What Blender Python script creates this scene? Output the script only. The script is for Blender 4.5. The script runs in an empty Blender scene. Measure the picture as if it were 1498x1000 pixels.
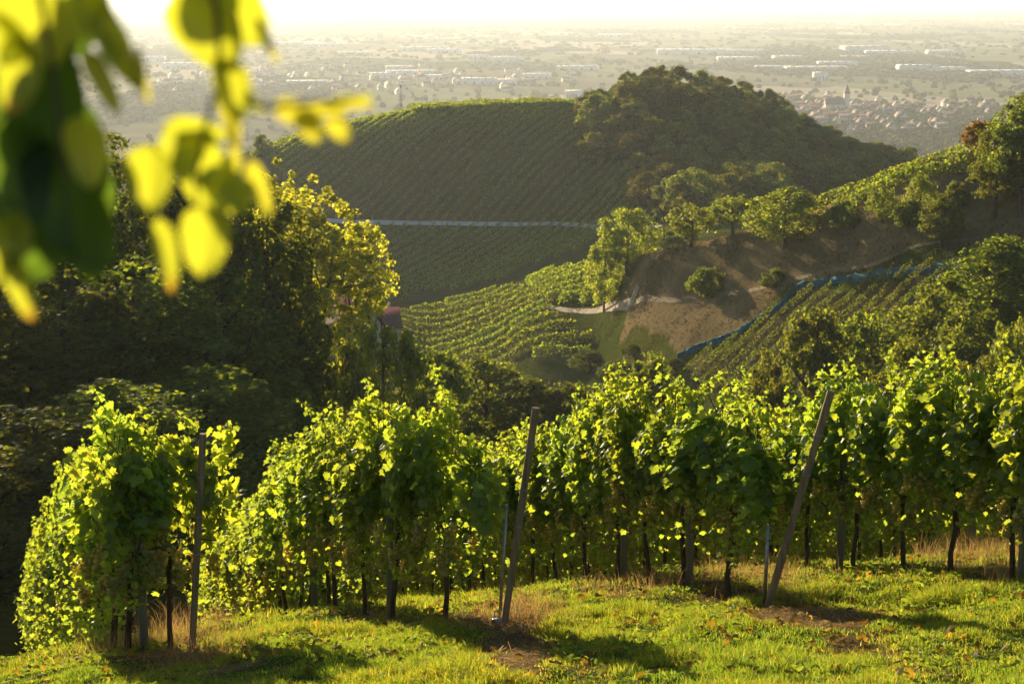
import bpy, math, numpy as np
from mathutils import Vector, Matrix
rng = np.random.default_rng(7)
rad = math.radians
sc = bpy.context.scene
# ------------------------------------------------------------------ camera, sky, sun, exposure
PITCH = math.atan(506 / 2497.0)          # horizon a hair above the frame
FPX = 2497.0
cam_d = bpy.data.cameras.new('camera'); cam = bpy.data.objects.new('camera', cam_d)
sc.collection.objects.link(cam); sc.camera = cam
cam_d.sensor_width = 36; cam_d.lens = 36 * FPX / 1498
cam.location = (0, 0, 0); cam.rotation_euler = (math.pi / 2 - PITCH, 0, 0)
cam_d.clip_start = 0.05; cam_d.clip_end = 120000
cam_d.dof.use_dof = True; cam_d.dof.focus_distance = 19.0; cam_d.dof.aperture_fstop = 5.6
SUN_AZ, SUN_EL = rad(-22), rad(9.3)      # azimuth from +Y, negative = left
sun_dir = Vector((math.sin(SUN_AZ) * math.cos(SUN_EL), math.cos(SUN_AZ) * math.cos(SUN_EL), math.sin(SUN_EL)))
sd = bpy.data.lights.new('sun', 'SUN'); sd.energy = 5.0; sd.angle = rad(0.5); sd.color = (1.0, 0.79, 0.50)
so = bpy.data.objects.new('sun', sd); sc.collection.objects.link(so)
so.rotation_euler = sun_dir.to_track_quat('Z', 'Y').to_euler()
w = bpy.data.worlds.new('World'); sc.world = w; w.use_nodes = True
nt = w.node_tree; bg = nt.nodes['Background']
sky = nt.nodes.new('ShaderNodeTexSky'); sky.sky_type = 'NISHITA'; sky.sun_disc = False
sky.sun_elevation = SUN_EL; sky.sun_rotation = SUN_AZ; sky.altitude = 300; sky.dust_density = 1.0
nt.links.new(sky.outputs[0], bg.inputs[0]); bg.inputs[1].default_value = 0.062
sc.view_settings.view_transform = 'Standard'; sc.view_settings.look = 'None'
sc.view_settings.exposure = 1.18; sc.view_settings.gamma = 1
cy = sc.cycles
cy.max_bounces = 6; cy.diffuse_bounces = 3; cy.glossy_bounces = 2; cy.transmission_bounces = 4
cy.transparent_max_bounces = 8; cy.volume_bounces = 1; cy.sample_clamp_indirect = 6

# ------------------------------------------------------------------ maths helpers
cP, sP = math.cos(PITCH), math.sin(PITCH)
def pixdir(px, py):
    u = (np.asarray(px, float) - 749) / FPX; v = (500 - np.asarray(py, float)) / FPX
    return u, cP + v * sP, -sP + v * cP
def az_of(px, py=330):
    x, y, z = pixdir(px, py); return np.arctan2(x, y)
def tan_of(px, py):
    x, y, z = pixdir(px, py); return z / np.hypot(x, y)
def project(x, y, z):
    d = y * cP - z * sP; d = np.where(d < .01, .01, d)
    return 749 + FPX * x / d, 500 - FPX * (y * sP + z * cP) / d
def pchip(x, y, xi):
    x = np.asarray(x, float); y = np.asarray(y, float); h = np.diff(x); dl = np.diff(y) / h
    m = np.zeros_like(y)
    s = dl[1:] * dl[:-1] > 0
    w1 = 2 * h[1:] + h[:-1]; w2 = h[1:] + 2 * h[:-1]
    with np.errstate(divide='ignore', invalid='ignore'):
        mm = (w1 + w2) / (w1 / dl[:-1] + w2 / dl[1:])
    m[1:-1] = np.where(s, mm, 0); m[0] = dl[0]; m[-1] = dl[-1]
    xi = np.clip(xi, x[0], x[-1]); k = np.clip(np.searchsorted(x, xi, 'right') - 1, 0, len(h) - 1)
    t = (xi - x[k]) / h[k]; t2 = t * t; t3 = t2 * t
    return (2*t3-3*t2+1)*y[k] + (t3-2*t2+t)*h[k]*m[k] + (-2*t3+3*t2)*y[k+1] + (t3-t2)*h[k]*m[k+1]
_lat = np.random.default_rng(3).random((256, 256))
def vnoise(x, y, s=1.0):
    x = np.asarray(x, float) / s + 1000; y = np.asarray(y, float) / s + 1000
    xi = np.floor(x).astype(int); yi = np.floor(y).astype(int); fx = x - xi; fy = y - yi
    fx = fx*fx*(3-2*fx); fy = fy*fy*(3-2*fy)
    a = _lat[xi % 256, yi % 256]; b = _lat[(xi+1) % 256, yi % 256]; c = _lat[xi % 256, (yi+1) % 256]; d = _lat[(xi+1) % 256, (yi+1) % 256]
    return (a*(1-fx)+b*fx)*(1-fy) + (c*(1-fx)+d*fx)*fy
def fnoise(x, y, s, o=3):
    t = 0; a = 1; n = 0
    for i in range(o): t = t + a * vnoise(np.asarray(x) + 37*i, np.asarray(y) - 91*i, s / 2**i); n += a; a *= .5
    return t / n
def sstep(a, b, x):
    t = np.clip((x - a) / (b - a), 0, 1); return t*t*(3-2*t)
def inpoly(x, y, poly):
    x = np.asarray(x); y = np.asarray(y); c = np.zeros(x.shape, bool); n = len(poly)
    for i in range(n):
        x0, y0 = poly[i]; x1, y1 = poly[(i+1) % n]
        if y0 == y1: continue
        c ^= ((y0 > y) != (y1 > y)) & (x < (x1-x0)*(y-y0)/(y1-y0)+x0)
    return c

# ------------------------------------------------------------------ terrain: feature curves, (r, image row) or (r, -height)
COLS = {
 -900: [(100,-34),(200,-50),(262,-58),(290,-62),(325,-66),(355,-70),(385,-73),(480,-75)],
 200: [(100,-34),(200,-50),(262,-58),(290,-62),(325,-66),(355,-69),(385,-71),(480,290)],
 370: [(100,-34),(200,-50),(262,-58),(290,-61),(325,-64),(355,-68),(383,-70),(490,224)],
 440: [(100,-34),(200,-50),(270,-60),(296,-62),(328,-64),(355,-68),(383,-70),(495,200)],
 520: [(100,-34),(200,-50),(280,-64),(303,-63.5),(330,-63),(355,-68),(383,452),(500,180)],
 600: [(100,-34),(200,-50),(280,575),(305,512),(330,457),(355,-67.5),(383,444),(500,166)],
 700: [(100,-34),(190,-48),(262,575),(285,502),(318,432),(340,-64.5),(383,424),(500,159)],
 790: [(100,-33.5),(180,-45),(238,585),(266,470),(296,405),(325,-62),(383,398),(500,156)],
 870: [(100,-34),(165,-52),(215,-58.5),(256,453),(277,388),(305,-57),(383,368),(505,157)],
 895: [(100,-34),(160,-51),(205,-56.5),(248,450),(266,383),(297,-54),(383,355),(520,126)],
 950: [(100,-34),(150,-49),(190,-53),(231,446),(242,372),(280,-50),(385,330),(540,109)],

 1050: [(100,-33),(135,-45),(170,-50),(217,440),(230,352),(265,-44),(400,302),(555,150)],
 1150: [(100,-32.5),(135,-43),(165,-45.5),(207,414),(221,322),(260,-38),(400,292),(560,188)],
 1250: [(100,-32),(125,-41),(155,-42.5),(199,394),(214,290),(260,-36),(400,-52),(535,232)],
 1350: [(100,-31.5),(125,-38),(150,-39.5),(190,376),(208,251),(260,-35),(400,-52),(505,252)],
 1440: [(100,-30.5),(130,-34),(148,545),(188,360),(208,216),(260,-34),(400,-52),(480,275)],
 1498: [(100,-30.5),(130,-34),(146,540),(186,350),(207,200),(260,-33),(400,-52),(470,290)],
 2300: [(100,-29),(130,-33),(146,520),(186,310),(210,165),(260,-33),(400,-52),(470,290)]}
cpx = sorted(COLS); caz = np.array([az_of(p) for p in cpx])
RK = np.array([[k[0] for k in COLS[p]] for p in cpx], float)
ZK = np.array([[(k[1] if k[1] < 0 else float(tan_of(p, k[1])) * k[0]) for k in COLS[p]] for p in cpx], float)
PY = [0, 8, 12, 15, 17, 19, 22, 28, 40, 60, 80]; PZ = [-1.7, -3.9, -4.87, -5.7, -6.2, -6.8, -7.9, -10.4, -15.2, -22.5, -28]
def fore(x, y):
    xc = np.clip(x, -12, 12); cr = np.where(xc < 0, .12*xc, .06*xc) * np.clip(y/15, 0, 1.3)
    return pchip(PY, PZ, np.clip(y, 0, 80)) + cr
AZ = np.concatenate([np.linspace(-1.3, -.36, 70, endpoint=False), np.linspace(-.36, .36, 780, endpoint=False), np.linspace(.36, 1.3, 71)])
def seg(a, b, n): return np.exp(np.linspace(math.log(a), math.log(b), n, endpoint=False))
RR = np.concatenate([seg(.4, 10, 50), seg(10, 24, 190), seg(24, 60, 90), seg(60, 150, 90), seg(150, 620, 460), seg(620, 3000, 110), seg(3000, 60000, 90), [60000.]])
LR = np.log(RR)
azc = np.clip(AZ, caz[0], caz[-1])
rk = np.stack([pchip(caz, RK[:, k], azc) for k in range(8)], 1); zk = np.stack([pchip(caz, ZK[:, k], azc) for k in range(8)], 1)
HG = np.zeros((len(AZ), len(RR)))
for i in range(len(AZ)):
    rs = np.concatenate([[40, 70], rk[i], [rk[i, 7]+25, rk[i, 7]+120, 720, 1050, 1600, 60000]])
    zs = np.concatenate([[-15, -25], zk[i], [zk[i, 7]-1.5, zk[i, 7]-30, -100, -138, -150, -150]])
    zs[-5] = min(zs[-5], zs[-6]-10) if zs[-5] > zs[-6] else zs[-5]
    HG[i] = pchip(rs, zs, RR)
XG = np.sin(AZ)[:, None] * RR[None, :]; YG = np.cos(AZ)[:, None] * RR[None, :]
R2 = np.broadcast_to(RR[None, :], XG.shape)
bl = sstep(38, 85, R2)
HG = fore(XG, YG) * (1-bl) + HG * bl
HG += (fnoise(XG, YG, 14, 3) - .5) * .6 * sstep(60, 160, R2) * (1 - sstep(600, 900, R2))
HG += (fnoise(XG, YG, 1.7, 4) - .5) * .30 * sstep(6, 10, R2) * (1 - sstep(40, 70, R2))
HG += (fnoise(XG, YG, 260, 3) - .5) * 14 * sstep(900, 1400, R2) * (1 - sstep(2000, 3500, R2))
ia = np.arange(len(AZ)); ir = np.arange(len(RR))
def H(x, y):
    x = np.asarray(x, float); y = np.asarray(y, float)
    a = np.interp(np.arctan2(x, y), AZ, ia); r = np.interp(np.log(np.hypot(x, y) + 1e-6), LR, ir)
    a0 = np.minimum(a.astype(int), len(AZ)-2); r0 = np.minimum(r.astype(int), len(RR)-2); fa = a-a0; fr = r-r0
    return (HG[a0, r0]*(1-fa)+HG[a0+1, r0]*fa)*(1-fr) + (HG[a0, r0+1]*(1-fa)+HG[a0+1, r0+1]*fa)*fr
def hit(px, py, rmin=9, rmax=30000):
    x, y, z = pixdir(px, py); h = math.hypot(x, y)
    r = np.exp(np.linspace(math.log(rmin), math.log(rmax), 5000))
    d = z/h*r - H(x/h*r, y/h*r); k = np.argmax(d < 0)
    if d[k] >= 0: k = np.argmin(d)
    rr = r[k]
    if k > 0 and d[k] < 0 < d[k-1]: rr = r[k-1] + (r[k]-r[k-1]) * d[k-1]/(d[k-1]-d[k])
    X, Y = x/h*rr, y/h*rr
    return np.array([X, Y, float(H(X, Y))])
def at(px, py, r):                       # point at horizontal distance r behind image point
    x, y, z = pixdir(px, py); h = math.hypot(x, y); return np.array([x/h*r, y/h*r, z/h*r])

# ------------------------------------------------------------------ scene helpers
C = sc.collection
def mesh(name, V, F, mats, tint=None, smooth=False, midx=None):
    V = np.asarray(V, np.float32); F = np.asarray(F, np.int32)
    me = bpy.data.meshes.new(name); me.vertices.add(len(V)); me.vertices.foreach_set('co', V.ravel())
    n = F.shape[1]; me.loops.add(F.size); me.loops.foreach_set('vertex_index', F.ravel())
    me.polygons.add(len(F)); me.polygons.foreach_set('loop_start', np.arange(0, F.size, n, dtype=np.int32))
    me.polygons.foreach_set('loop_total', np.full(len(F), n, np.int32))
    if smooth: me.polygons.foreach_set('use_smooth', np.ones(len(F), bool))
    for m in (mats if isinstance(mats, (list, tuple)) else [mats]): me.materials.append(m)
    if midx is not None: me.polygons.foreach_set('material_index', np.asarray(midx, np.int32))
    if tint is not None:
        a = me.attributes.new('tint', 'FLOAT_COLOR', 'POINT')
        t = np.ones((len(V), 4), np.float32); t[:, :tint.shape[1]] = tint; a.data.foreach_set('color', t.ravel())
    me.update(); me.validate(); return me
def link(name, me, parent=None, loc=None):
    o = bpy.data.objects.new(name, me); C.objects.link(o)
    if parent: o.parent = parent
    if loc is not None: o.location = loc
    return o
def tag(o, label=None, cat=None, group=None, kind=None):
    if label: o['label'] = label
    if cat: o['category'] = cat
    if group: o['group'] = group
    if kind: o['kind'] = kind
    return o
def empty(name, loc=(0, 0, 0)):
    o = bpy.data.objects.new(name, None); C.objects.link(o); o.location = loc; o.empty_display_size = .2; return o
def copy_tree(o, parent=None):
    c = o.copy(); C.objects.link(c); c.parent = parent
    for ch in KIDS.get(o.name, []): copy_tree(ch, c)
    return c
KIDS = {}
class Proto:
    def __init__(s, root, kids, **info):
        s.root = root; s.used = False; s.kids = kids; s.__dict__.update(info); KIDS[root.name] = kids
    def put(s, loc, rz=0, scale=(1, 1, 1), label=None, cat=None, group=None):
        if s.used: o = copy_tree(s.root)
        else: o = s.root; s.used = True
        o.location = loc; o.rotation_euler = (0, 0, rz); o.scale = scale
        for k in ('label', 'category', 'group'):
            if k in o: del o[k]
        tag(o, label, cat, group); return o
    def drop(s):
        if not s.used:
            for k in s.kids: bpy.data.objects.remove(k)
            bpy.data.objects.remove(s.root)

class MB:                                # collects triangles/quads -> tris
    def __init__(s): s.V = []; s.F = []; s.n = 0; s.T = []
    def add(s, V, F, tint=None):
        V = np.asarray(V, float); F = np.asarray(F, int)
        if F.shape[1] == 4: F = np.concatenate([F[:, [0, 1, 2]], F[:, [0, 2, 3]]])
        s.V.append(V); s.F.append(F + s.n); s.n += len(V)
        s.T.append(np.ones((len(V), 3)) if tint is None else np.broadcast_to(np.asarray(tint, float), (len(V), 3)))
        return s
    def box(s, c, size, rot=None, tint=None):
        v = np.array([[x, y, z] for x in (-.5, .5) for y in (-.5, .5) for z in (-.5, .5)]) * np.asarray(size)
        if rot is not None: v = v @ np.asarray(rot).T
        return s.add(v + np.asarray(c), [[0,1,3,2],[4,6,7,5],[0,4,5,1],[2,3,7,6],[0,2,6,4],[1,5,7,3]], tint)
    def tube(s, pts, radii, n=6, tint=None, cap=True):
        pts = np.asarray(pts, float); k = len(pts); radii = np.broadcast_to(radii, (k,))
        d = np.gradient(pts, axis=0); d /= np.linalg.norm(d, axis=1)[:, None] + 1e-9
        up = np.array([0, 0, 1.]) if abs(d[0, 2]) < .8 else np.array([1., 0, 0])
        a = np.cross(d, up); a /= np.linalg.norm(a, axis=1)[:, None] + 1e-9; b = np.cross(d, a)
        th = np.arange(n) * 2*math.pi/n
        V = (pts[:, None] + radii[:, None, None] * (np.cos(th)[None, :, None]*a[:, None] + np.sin(th)[None, :, None]*b[:, None])).reshape(-1, 3)
        F = [[i*n+j, i*n+(j+1) % n, (i+1)*n+(j+1) % n, (i+1)*n+j] for i in range(k-1) for j in range(n)]
        s.add(V, F, tint)
        if cap:
            s.add(V[-n:].tolist() + [pts[-1].tolist()], [[j, (j+1) % n, n] for j in range(n)], tint)
        return s
    def build(s, name, mat, parent=None, smooth=False, loc=None):
        return link(name, s.mesh(name, mat, smooth), parent, loc)
    def mesh(s, name, mat, smooth=False):
        return mesh(name, np.concatenate(s.V), np.concatenate(s.F), mat, np.concatenate(s.T), smooth)
def frames(nrm, rs, down=None):
    """rotation matrices whose z axis = nrm and whose y axis leans to `down` (or random)"""
    n = nrm / (np.linalg.norm(nrm, axis=1)[:, None] + 1e-9)
    t = rs.normal(size=n.shape) if down is None else down
    t = t - (t*n).sum(1)[:, None]*n; t /= np.linalg.norm(t, axis=1)[:, None] + 1e-9
    return np.stack([np.cross(t, n), t, n], 2)
def scatter(TV, TF, P, R, S):
    TV = np.asarray(TV, float); TF = np.asarray(TF, int); m = len(TV)
    V = np.einsum('nij,mj->nmi', R, TV) * np.asarray(S)[:, None, None] + P[:, None]
    F = TF[None] + (np.arange(len(P))*m)[:, None, None]
    return V.reshape(-1, 3), F.reshape(-1, TF.shape[1]), m

# ------------------------------------------------------------------ materials
def newmat(name):
    m = bpy.data.materials.new(name); m.use_nodes = True; t = m.node_tree; t.nodes.clear()
    return m, t, t.nodes.new('ShaderNodeOutputMaterial')
def N(t, ty, **kw):
    n = t.nodes.new(ty)
    for k, v in kw.items(): setattr(n, k, v)
    return n
def mixc(t, a, b, f, mode='MIX'):
    n = N(t, 'ShaderNodeMix', data_type='RGBA', blend_type=mode)
    for s, v in ((n.inputs[6], a), (n.inputs[7], b), (n.inputs[0], f)):
        if isinstance(v, (tuple, list)): s.default_value = (*v[:3], 1)
        elif isinstance(v, (int, float)): s.default_value = v
        else: t.links.new(v, s)
    return n.outputs[2]
def leafmat(name, dif, tra, w=.5, gloss=.06, rough=.45, var=.35, hue=.03):
    m, t, out = newmat(name); L = t.links.new
    at_ = N(t, 'ShaderNodeAttribute', attribute_name='tint'); oi = N(t, 'ShaderNodeObjectInfo')
    def vary(col):
        c = mixc(t, col, at_.outputs['Color'], 1.0, 'MULTIPLY')
        hs = N(t, 'ShaderNodeHueSaturation'); L(c, hs.inputs['Color'])
        mr = N(t, 'ShaderNodeMapRange'); L(oi.outputs['Random'], mr.inputs[0]); mr.inputs[3].default_value = 1-var/2; mr.inputs[4].default_value = 1+var/2
        L(mr.outputs[0], hs.inputs['Value'])
        m2 = N(t, 'ShaderNodeMath', operation='MULTIPLY_ADD'); L(oi.outputs['Random'], m2.inputs[0]); m2.inputs[1].default_value = hue; m2.inputs[2].default_value = .5-hue/2
        L(m2.outputs[0], hs.inputs['Hue']); return hs.outputs[0]
    d = N(t, 'ShaderNodeBsdfDiffuse'); L(vary(dif), d.inputs[0])
    tr = N(t, 'ShaderNodeBsdfTranslucent'); L(vary(tra), tr.inputs[0])
    mx = N(t, 'ShaderNodeMixShader'); mx.inputs[0].default_value = w; L(d.outputs[0], mx.inputs[1]); L(tr.outputs[0], mx.inputs[2])
    g = N(t, 'ShaderNodeBsdfGlossy'); g.inputs['Roughness'].default_value = rough; g.inputs[0].default_value = (.9, .95, .9, 1)
    m3 = N(t, 'ShaderNodeMixShader'); m3.inputs[0].default_value = gloss; L(mx.outputs[0], m3.inputs[1]); L(g.outputs[0], m3.inputs[2])
    L(m3.outputs[0], out.inputs[0]); return m
def solid(name, c1, c2, scale=8, rough=.8, bump=0, stretch=(1, 1, 1), metallic=0, tint=False, detail=4):
    m, t, out = newmat(name); L = t.links.new
    tc = N(t, 'ShaderNodeTexCoord'); mp = N(t, 'ShaderNodeMapping'); mp.inputs['Scale'].default_value = stretch; L(tc.outputs['Object'], mp.inputs[0])
    nz = N(t, 'ShaderNodeTexNoise'); nz.inputs['Scale'].default_value = scale; nz.inputs['Detail'].default_value = detail; L(mp.outputs[0], nz.inputs[0])
    cr = N(t, 'ShaderNodeMapRange'); cr.inputs[1].default_value = .3; cr.inputs[2].default_value = .7; L(nz.outputs[0], cr.inputs[0])
    c = mixc(t, c1, c2, cr.outputs[0])
    if tint:
        a = N(t, 'ShaderNodeAttribute', attribute_name='tint'); c = mixc(t, c, a.outputs['Color'], 1.0, 'MULTIPLY')
    b = N(t, 'ShaderNodeBsdfPrincipled'); b.inputs['Roughness'].default_value = rough; b.inputs['Metallic'].default_value = metallic
    b.inputs['Specular IOR Level'].default_value = .25
    L(c, b.inputs['Base Color'])
    if bump:
        bp = N(t, 'ShaderNodeBump'); bp.inputs['Strength'].default_value = bump; L(nz.outputs[0], bp.inputs['Height']); L(bp.outputs[0], b.inputs['Normal'])
    L(b.outputs[0], out.inputs[0]); return m
M = {}
M['vine'] = leafmat('vine_leaf', (.055, .125, .03), (.50, .64, .045), .55, .025, .45, .15, .02)
M['grape'] = leafmat('grape_skin', (.42, .40, .10), (.70, .62, .10), .6, .06, .3, .2, .01)
M['near'] = leafmat('close_leaf', (.05, .09, .02), (.58, .62, .035), .55, .03, .5, 0, 0)
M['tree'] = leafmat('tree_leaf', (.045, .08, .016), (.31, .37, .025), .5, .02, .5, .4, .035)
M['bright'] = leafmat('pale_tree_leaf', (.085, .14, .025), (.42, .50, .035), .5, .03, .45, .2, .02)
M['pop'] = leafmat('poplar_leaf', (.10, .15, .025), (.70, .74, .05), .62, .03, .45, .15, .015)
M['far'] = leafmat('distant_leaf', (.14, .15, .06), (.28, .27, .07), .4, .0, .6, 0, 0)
M['wood'] = leafmat('woodland_leaf', (.15, .175, .045), (.36, .36, .03), .4, .01, .6, .8, .05)
M['autumn'] = leafmat('autumn_leaf', (.16, .12, .02), (.46, .32, .03), .45, .02, .6, .3, .03)
M['row'] = leafmat('field_vine_leaf', (.075, .12, .025), (.36, .46, .035), .5, .02, .6, .2, .02)
M['grass'] = leafmat('grass_blade', (.09, .15, .022), (.35, .48, .035), .5, .018, .5, 0, 0)
M['dry'] = leafmat('dry_grass', (.34, .24, .11), (.50, .34, .12), .45, .02, .6, 0, 0)
M['straw'] = leafmat('slope_grass_blade', (.20, .17, .08), (.22, .18, .07), .35, .01, .7, 0, 0)
M['bark'] = solid('bark', (.05, .035, .022), (.12, .09, .06), 9, .9, .4, (1, 1, .3))
M['vbark'] = solid('vine_bark', (.045, .028, .016), (.13, .085, .05), 40, .9, .5, (1, 1, .15))
M['post'] = solid('weathered_post', (.16, .11, .06), (.34, .24, .14), 30, .85, .5, (1, 1, .06))
M['cpost'] = solid('grey_post', (.19, .17, .14), (.33, .29, .23), 25, .85, .3, (1, 1, .1))
M['steel'] = solid('galvanised_steel', (.30, .29, .27), (.45, .43, .40), 20, .45, 0, metallic=.8)
M['conc'] = solid('pale_concrete', (.50, .49, .46), (.66, .64, .60), 1, .9)
M['path'] = solid('pale_dirt', (.30, .24, .17), (.42, .35, .25), .6, .95, .2)
M['net'] = solid('blue_net', (.018, .085, .12), (.04, .14, .185), 3, 1, .3)
M['rooft'] = solid('red_roof', (.14, .105, .09), (.22, .155, .13), 2, .8, .2, tint=True)
M['wall'] = solid('render_wall', (.62, .58, .50), (.75, .71, .63), .8, .9, 0, tint=True)
M['shed'] = solid('pale_cladding', (.58, .60, .64), (.74, .75, .77), .05, .95, 0, tint=True)
M['glass'] = solid('window_glass', (.03, .035, .04), (.06, .06, .06), 2, .15)
M['blue'] = solid('blue_plastic', (.03, .22, .40), (.05, .30, .50), 20, .4)

# ------------------------------------------------------------------ fields (image outlines carried onto the ground)
def wpoly(pts, rmin=120, rmax=30000): return [tuple(hit(x, y, rmin, rmax)[:2]) for x, y in pts]
HILL_UP = wpoly([(385,232),(440,206),(520,186),(600,171),(700,164),(845,160),(850,232),(925,240),(962,331),(740,327),(520,323),(470,322),(440,300)], 370, 510)
HILL_LO = wpoly([(515,329),(740,332),(888,336),(865,360),(780,392),(735,412),(640,428),(595,440),(540,448),(480,440)], 370, 510)
CREST_F = wpoly([(600,172),(604,163),(700,158.5),(843,157.5),(845,162),(700,166)], 440, 560)
TERR = wpoly([(560,470),(600,459),(700,434),(755,424),(798,452),(812,470),(905,492),(880,506),(830,530),(740,545),(600,545),(540,520)], 200, 345)
KNOB = wpoly([(770,418),(800,404),(868,392),(893,415),(897,438),(845,448),(800,447)], 230, 330)
NETF = wpoly([(1000,534),(1100,485),(1170,431),(1280,410),(1410,396),(1420,470),(1330,520),(1180,560),(1090,580),(1000,560)], 120, 215)
BROWN = wpoly([(900,440),(925,400),(950,374),(1050,354),(1150,324),(1250,293),(1350,254),(1440,222),(1600,200),(1600,345),(1420,362),(1250,396),(1160,418),(1120,455),(995,522),(905,498),(925,455)], 170, 250)

# ------------------------------------------------------------------ ground sheet
na, nr = XG.shape
V = np.stack([XG, YG, HG], 2).reshape(-1, 3)
idx = np.arange(na*nr).reshape(na, nr)
F = np.stack([idx[:-1, :-1], idx[1:, :-1], idx[1:, 1:], idx[:-1, 1:]], 2).reshape(-1, 4)
x, y = V[:, 0], V[:, 1]; r = np.hypot(x, y)
col = np.zeros((len(V), 3)); nz = fnoise(x, y, 3, 4)[:, None]; nzb = fnoise(x, y, 20, 3)[:, None]
green = np.array([.06, .085, .02]); brown = np.array([.17, .115, .06]); soil = np.array([.105, .085, .05])
col[:] = green * (.6 + .6*nz) + np.array([.03, .015, .0]) * nzb
def paint(mask, c1, c2, s=2.5):
    k = np.clip((fnoise(x[mask], y[mask], s, 4)[:, None]-.3)*2.5, 0, 1); col[mask] = np.array(c1)*(1-k) + np.array(c2)*k
mid = (r > 110) & (r < 700)
def pmask(poly, lo, hi):
    m = (r > lo) & (r < hi); mm = np.zeros(len(V), bool); jx = (fnoise(x[m], y[m], 6, 4)-.5)*9; jy = (fnoise(x[m]+99, y[m], 6, 4)-.5)*9; mm[m] = inpoly(x[m]+jx*.6, y[m]+jy*.6, poly); return mm
paint(pmask(HILL_UP, 370, 600), (.115, .075, .035), (.16, .105, .05), 9)
paint(pmask(HILL_LO, 370, 600), (.10, .08, .035), (.14, .10, .045), 9)
paint(pmask(BROWN, 140, 260), (.14, .112, .055), (.22, .165, .085), 4)
azv = np.arctan2(x, y); cm = (azv + (fnoise(x, y, 5, 3)-.5)*.03 > az_of(915)) & (azv < az_of(1620)) & (r > np.interp(azv, AZ, rk[:, 4]) - 3) & (r < 300) & ~pmask(BROWN, 140, 260)
paint(cm, (.17, .13, .055), (.26, .18, .08), 4)
paint(pmask(NETF, 120, 230), (.07, .065, .035), (.12, .09, .05), 2)
paint(pmask(TERR, 200, 350), (.07, .085, .03), (.11, .10, .05), 4)
def near_cols(x, y):
    """bare-earth share of the foreground turf: strips of worn soil at the row ends"""
    px, py = project(x, y, H(x, y)); b = np.zeros_like(x)
    for cx, cy_, sx, sy, a in ((745,935,70,60,.95), (700,910,60,18,.9), (270,960,100,35,.8), (1180,905,110,18,.95), (1270,950,110,26,.8), (1330,985,120,20,.4), (1000,870,170,22,.55), (1440,840,70,26,.6), (330,905,150,14,.3), (860,985,50,20,.4), (560,905,90,14,.5)):
        b = np.maximum(b, a*np.exp(-((px-cx)/sx)**2 - ((py-cy_)/sy)**2))
    n = fnoise(x, y, .55, 4)
    return np.clip((b*1.25 + (n-.5)*1.3 - .35) * 2.2, 0, 1)
m = r < 45
bare = near_cols(x[m], y[m])[:, None]
nn = fnoise(x[m], y[m], .35, 4)[:, None]
col[m] = (np.array([.06, .09, .02])*(.6+.8*nn))*(1-bare) + (np.array([.16, .115, .06])*(.4+1.1*nn))*bare
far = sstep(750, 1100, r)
m, t, out = newmat('ground'); L = t.links.new
at_ = N(t, 'ShaderNodeAttribute', attribute_name='tint'); geo = N(t, 'ShaderNodeNewGeometry')
mp = N(t, 'ShaderNodeMapping'); mp.inputs['Scale'].default_value = (1/300, 1/650, 0); mp.inputs['Rotation'].default_value = (0, 0, .25); L(geo.outputs['Position'], mp.inputs[0])
vo = N(t, 'ShaderNodeTexVoronoi', voronoi_dimensions='2D', distance='CHEBYCHEV'); vo.inputs['Scale'].default_value = 1; vo.inputs['Randomness'].default_value = .9; L(mp.outputs[0], vo.inputs[0])
cr = N(t, 'ShaderNodeValToRGB'); cr.color_ramp.interpolation = 'CONSTANT'
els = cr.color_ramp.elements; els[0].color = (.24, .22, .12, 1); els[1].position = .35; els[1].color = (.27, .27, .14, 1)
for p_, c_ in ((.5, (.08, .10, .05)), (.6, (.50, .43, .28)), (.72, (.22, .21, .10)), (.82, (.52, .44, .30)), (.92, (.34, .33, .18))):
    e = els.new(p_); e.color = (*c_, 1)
sx = N(t, 'ShaderNodeSeparateColor'); L(vo.outputs['Color'], sx.inputs[0]); L(sx.outputs[0], cr.inputs[0])
nb = N(t, 'ShaderNodeTexNoise'); nb.inputs['Scale'].default_value = .012; nb.inputs['Detail'].default_value = 8; L(geo.outputs['Position'], nb.inputs[0])
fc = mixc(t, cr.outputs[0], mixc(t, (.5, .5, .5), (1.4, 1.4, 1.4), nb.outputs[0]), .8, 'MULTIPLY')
n2 = N(t, 'ShaderNodeTexNoise'); n2.inputs['Scale'].default_value = 1.2; n2.inputs['Detail'].default_value = 10; n2.inputs['Roughness'].default_value = .7; L(geo.outputs['Position'], n2.inputs[0])
n3 = N(t, 'ShaderNodeTexNoise'); n3.inputs['Scale'].default_value = 22; n3.inputs['Detail'].default_value = 6; L(geo.outputs['Position'], n3.inputs[0])
nc = mixc(t, at_.outputs['Color'], mixc(t, (.35, .35, .35), (1.65, 1.65, 1.65), n2.outputs[0]), .85, 'MULTIPLY')
nc = mixc(t, nc, mixc(t, (.4, .4, .4), (1.6, 1.6, 1.6), n3.outputs[0]), .6, 'MULTIPLY')
b = N(t, 'ShaderNodeBsdfPrincipled'); b.inputs['Roughness'].default_value = 1; b.inputs['Specular IOR Level'].default_value = 0
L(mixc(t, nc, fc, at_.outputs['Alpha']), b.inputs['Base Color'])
bp = N(t, 'ShaderNodeBump'); bp.inputs['Strength'].default_value = .5; bp.inputs['Distance'].default_value = .3; L(n2.outputs[0], bp.inputs['Height']); L(bp.outputs[0], b.inputs['Normal'])
L(b.outputs[0], out.inputs[0]); M['ground'] = m
tag(link('ground', mesh('ground', V, F, M['ground'], np.concatenate([col, far[:, None]], 1), True)), kind='structure')

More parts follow.
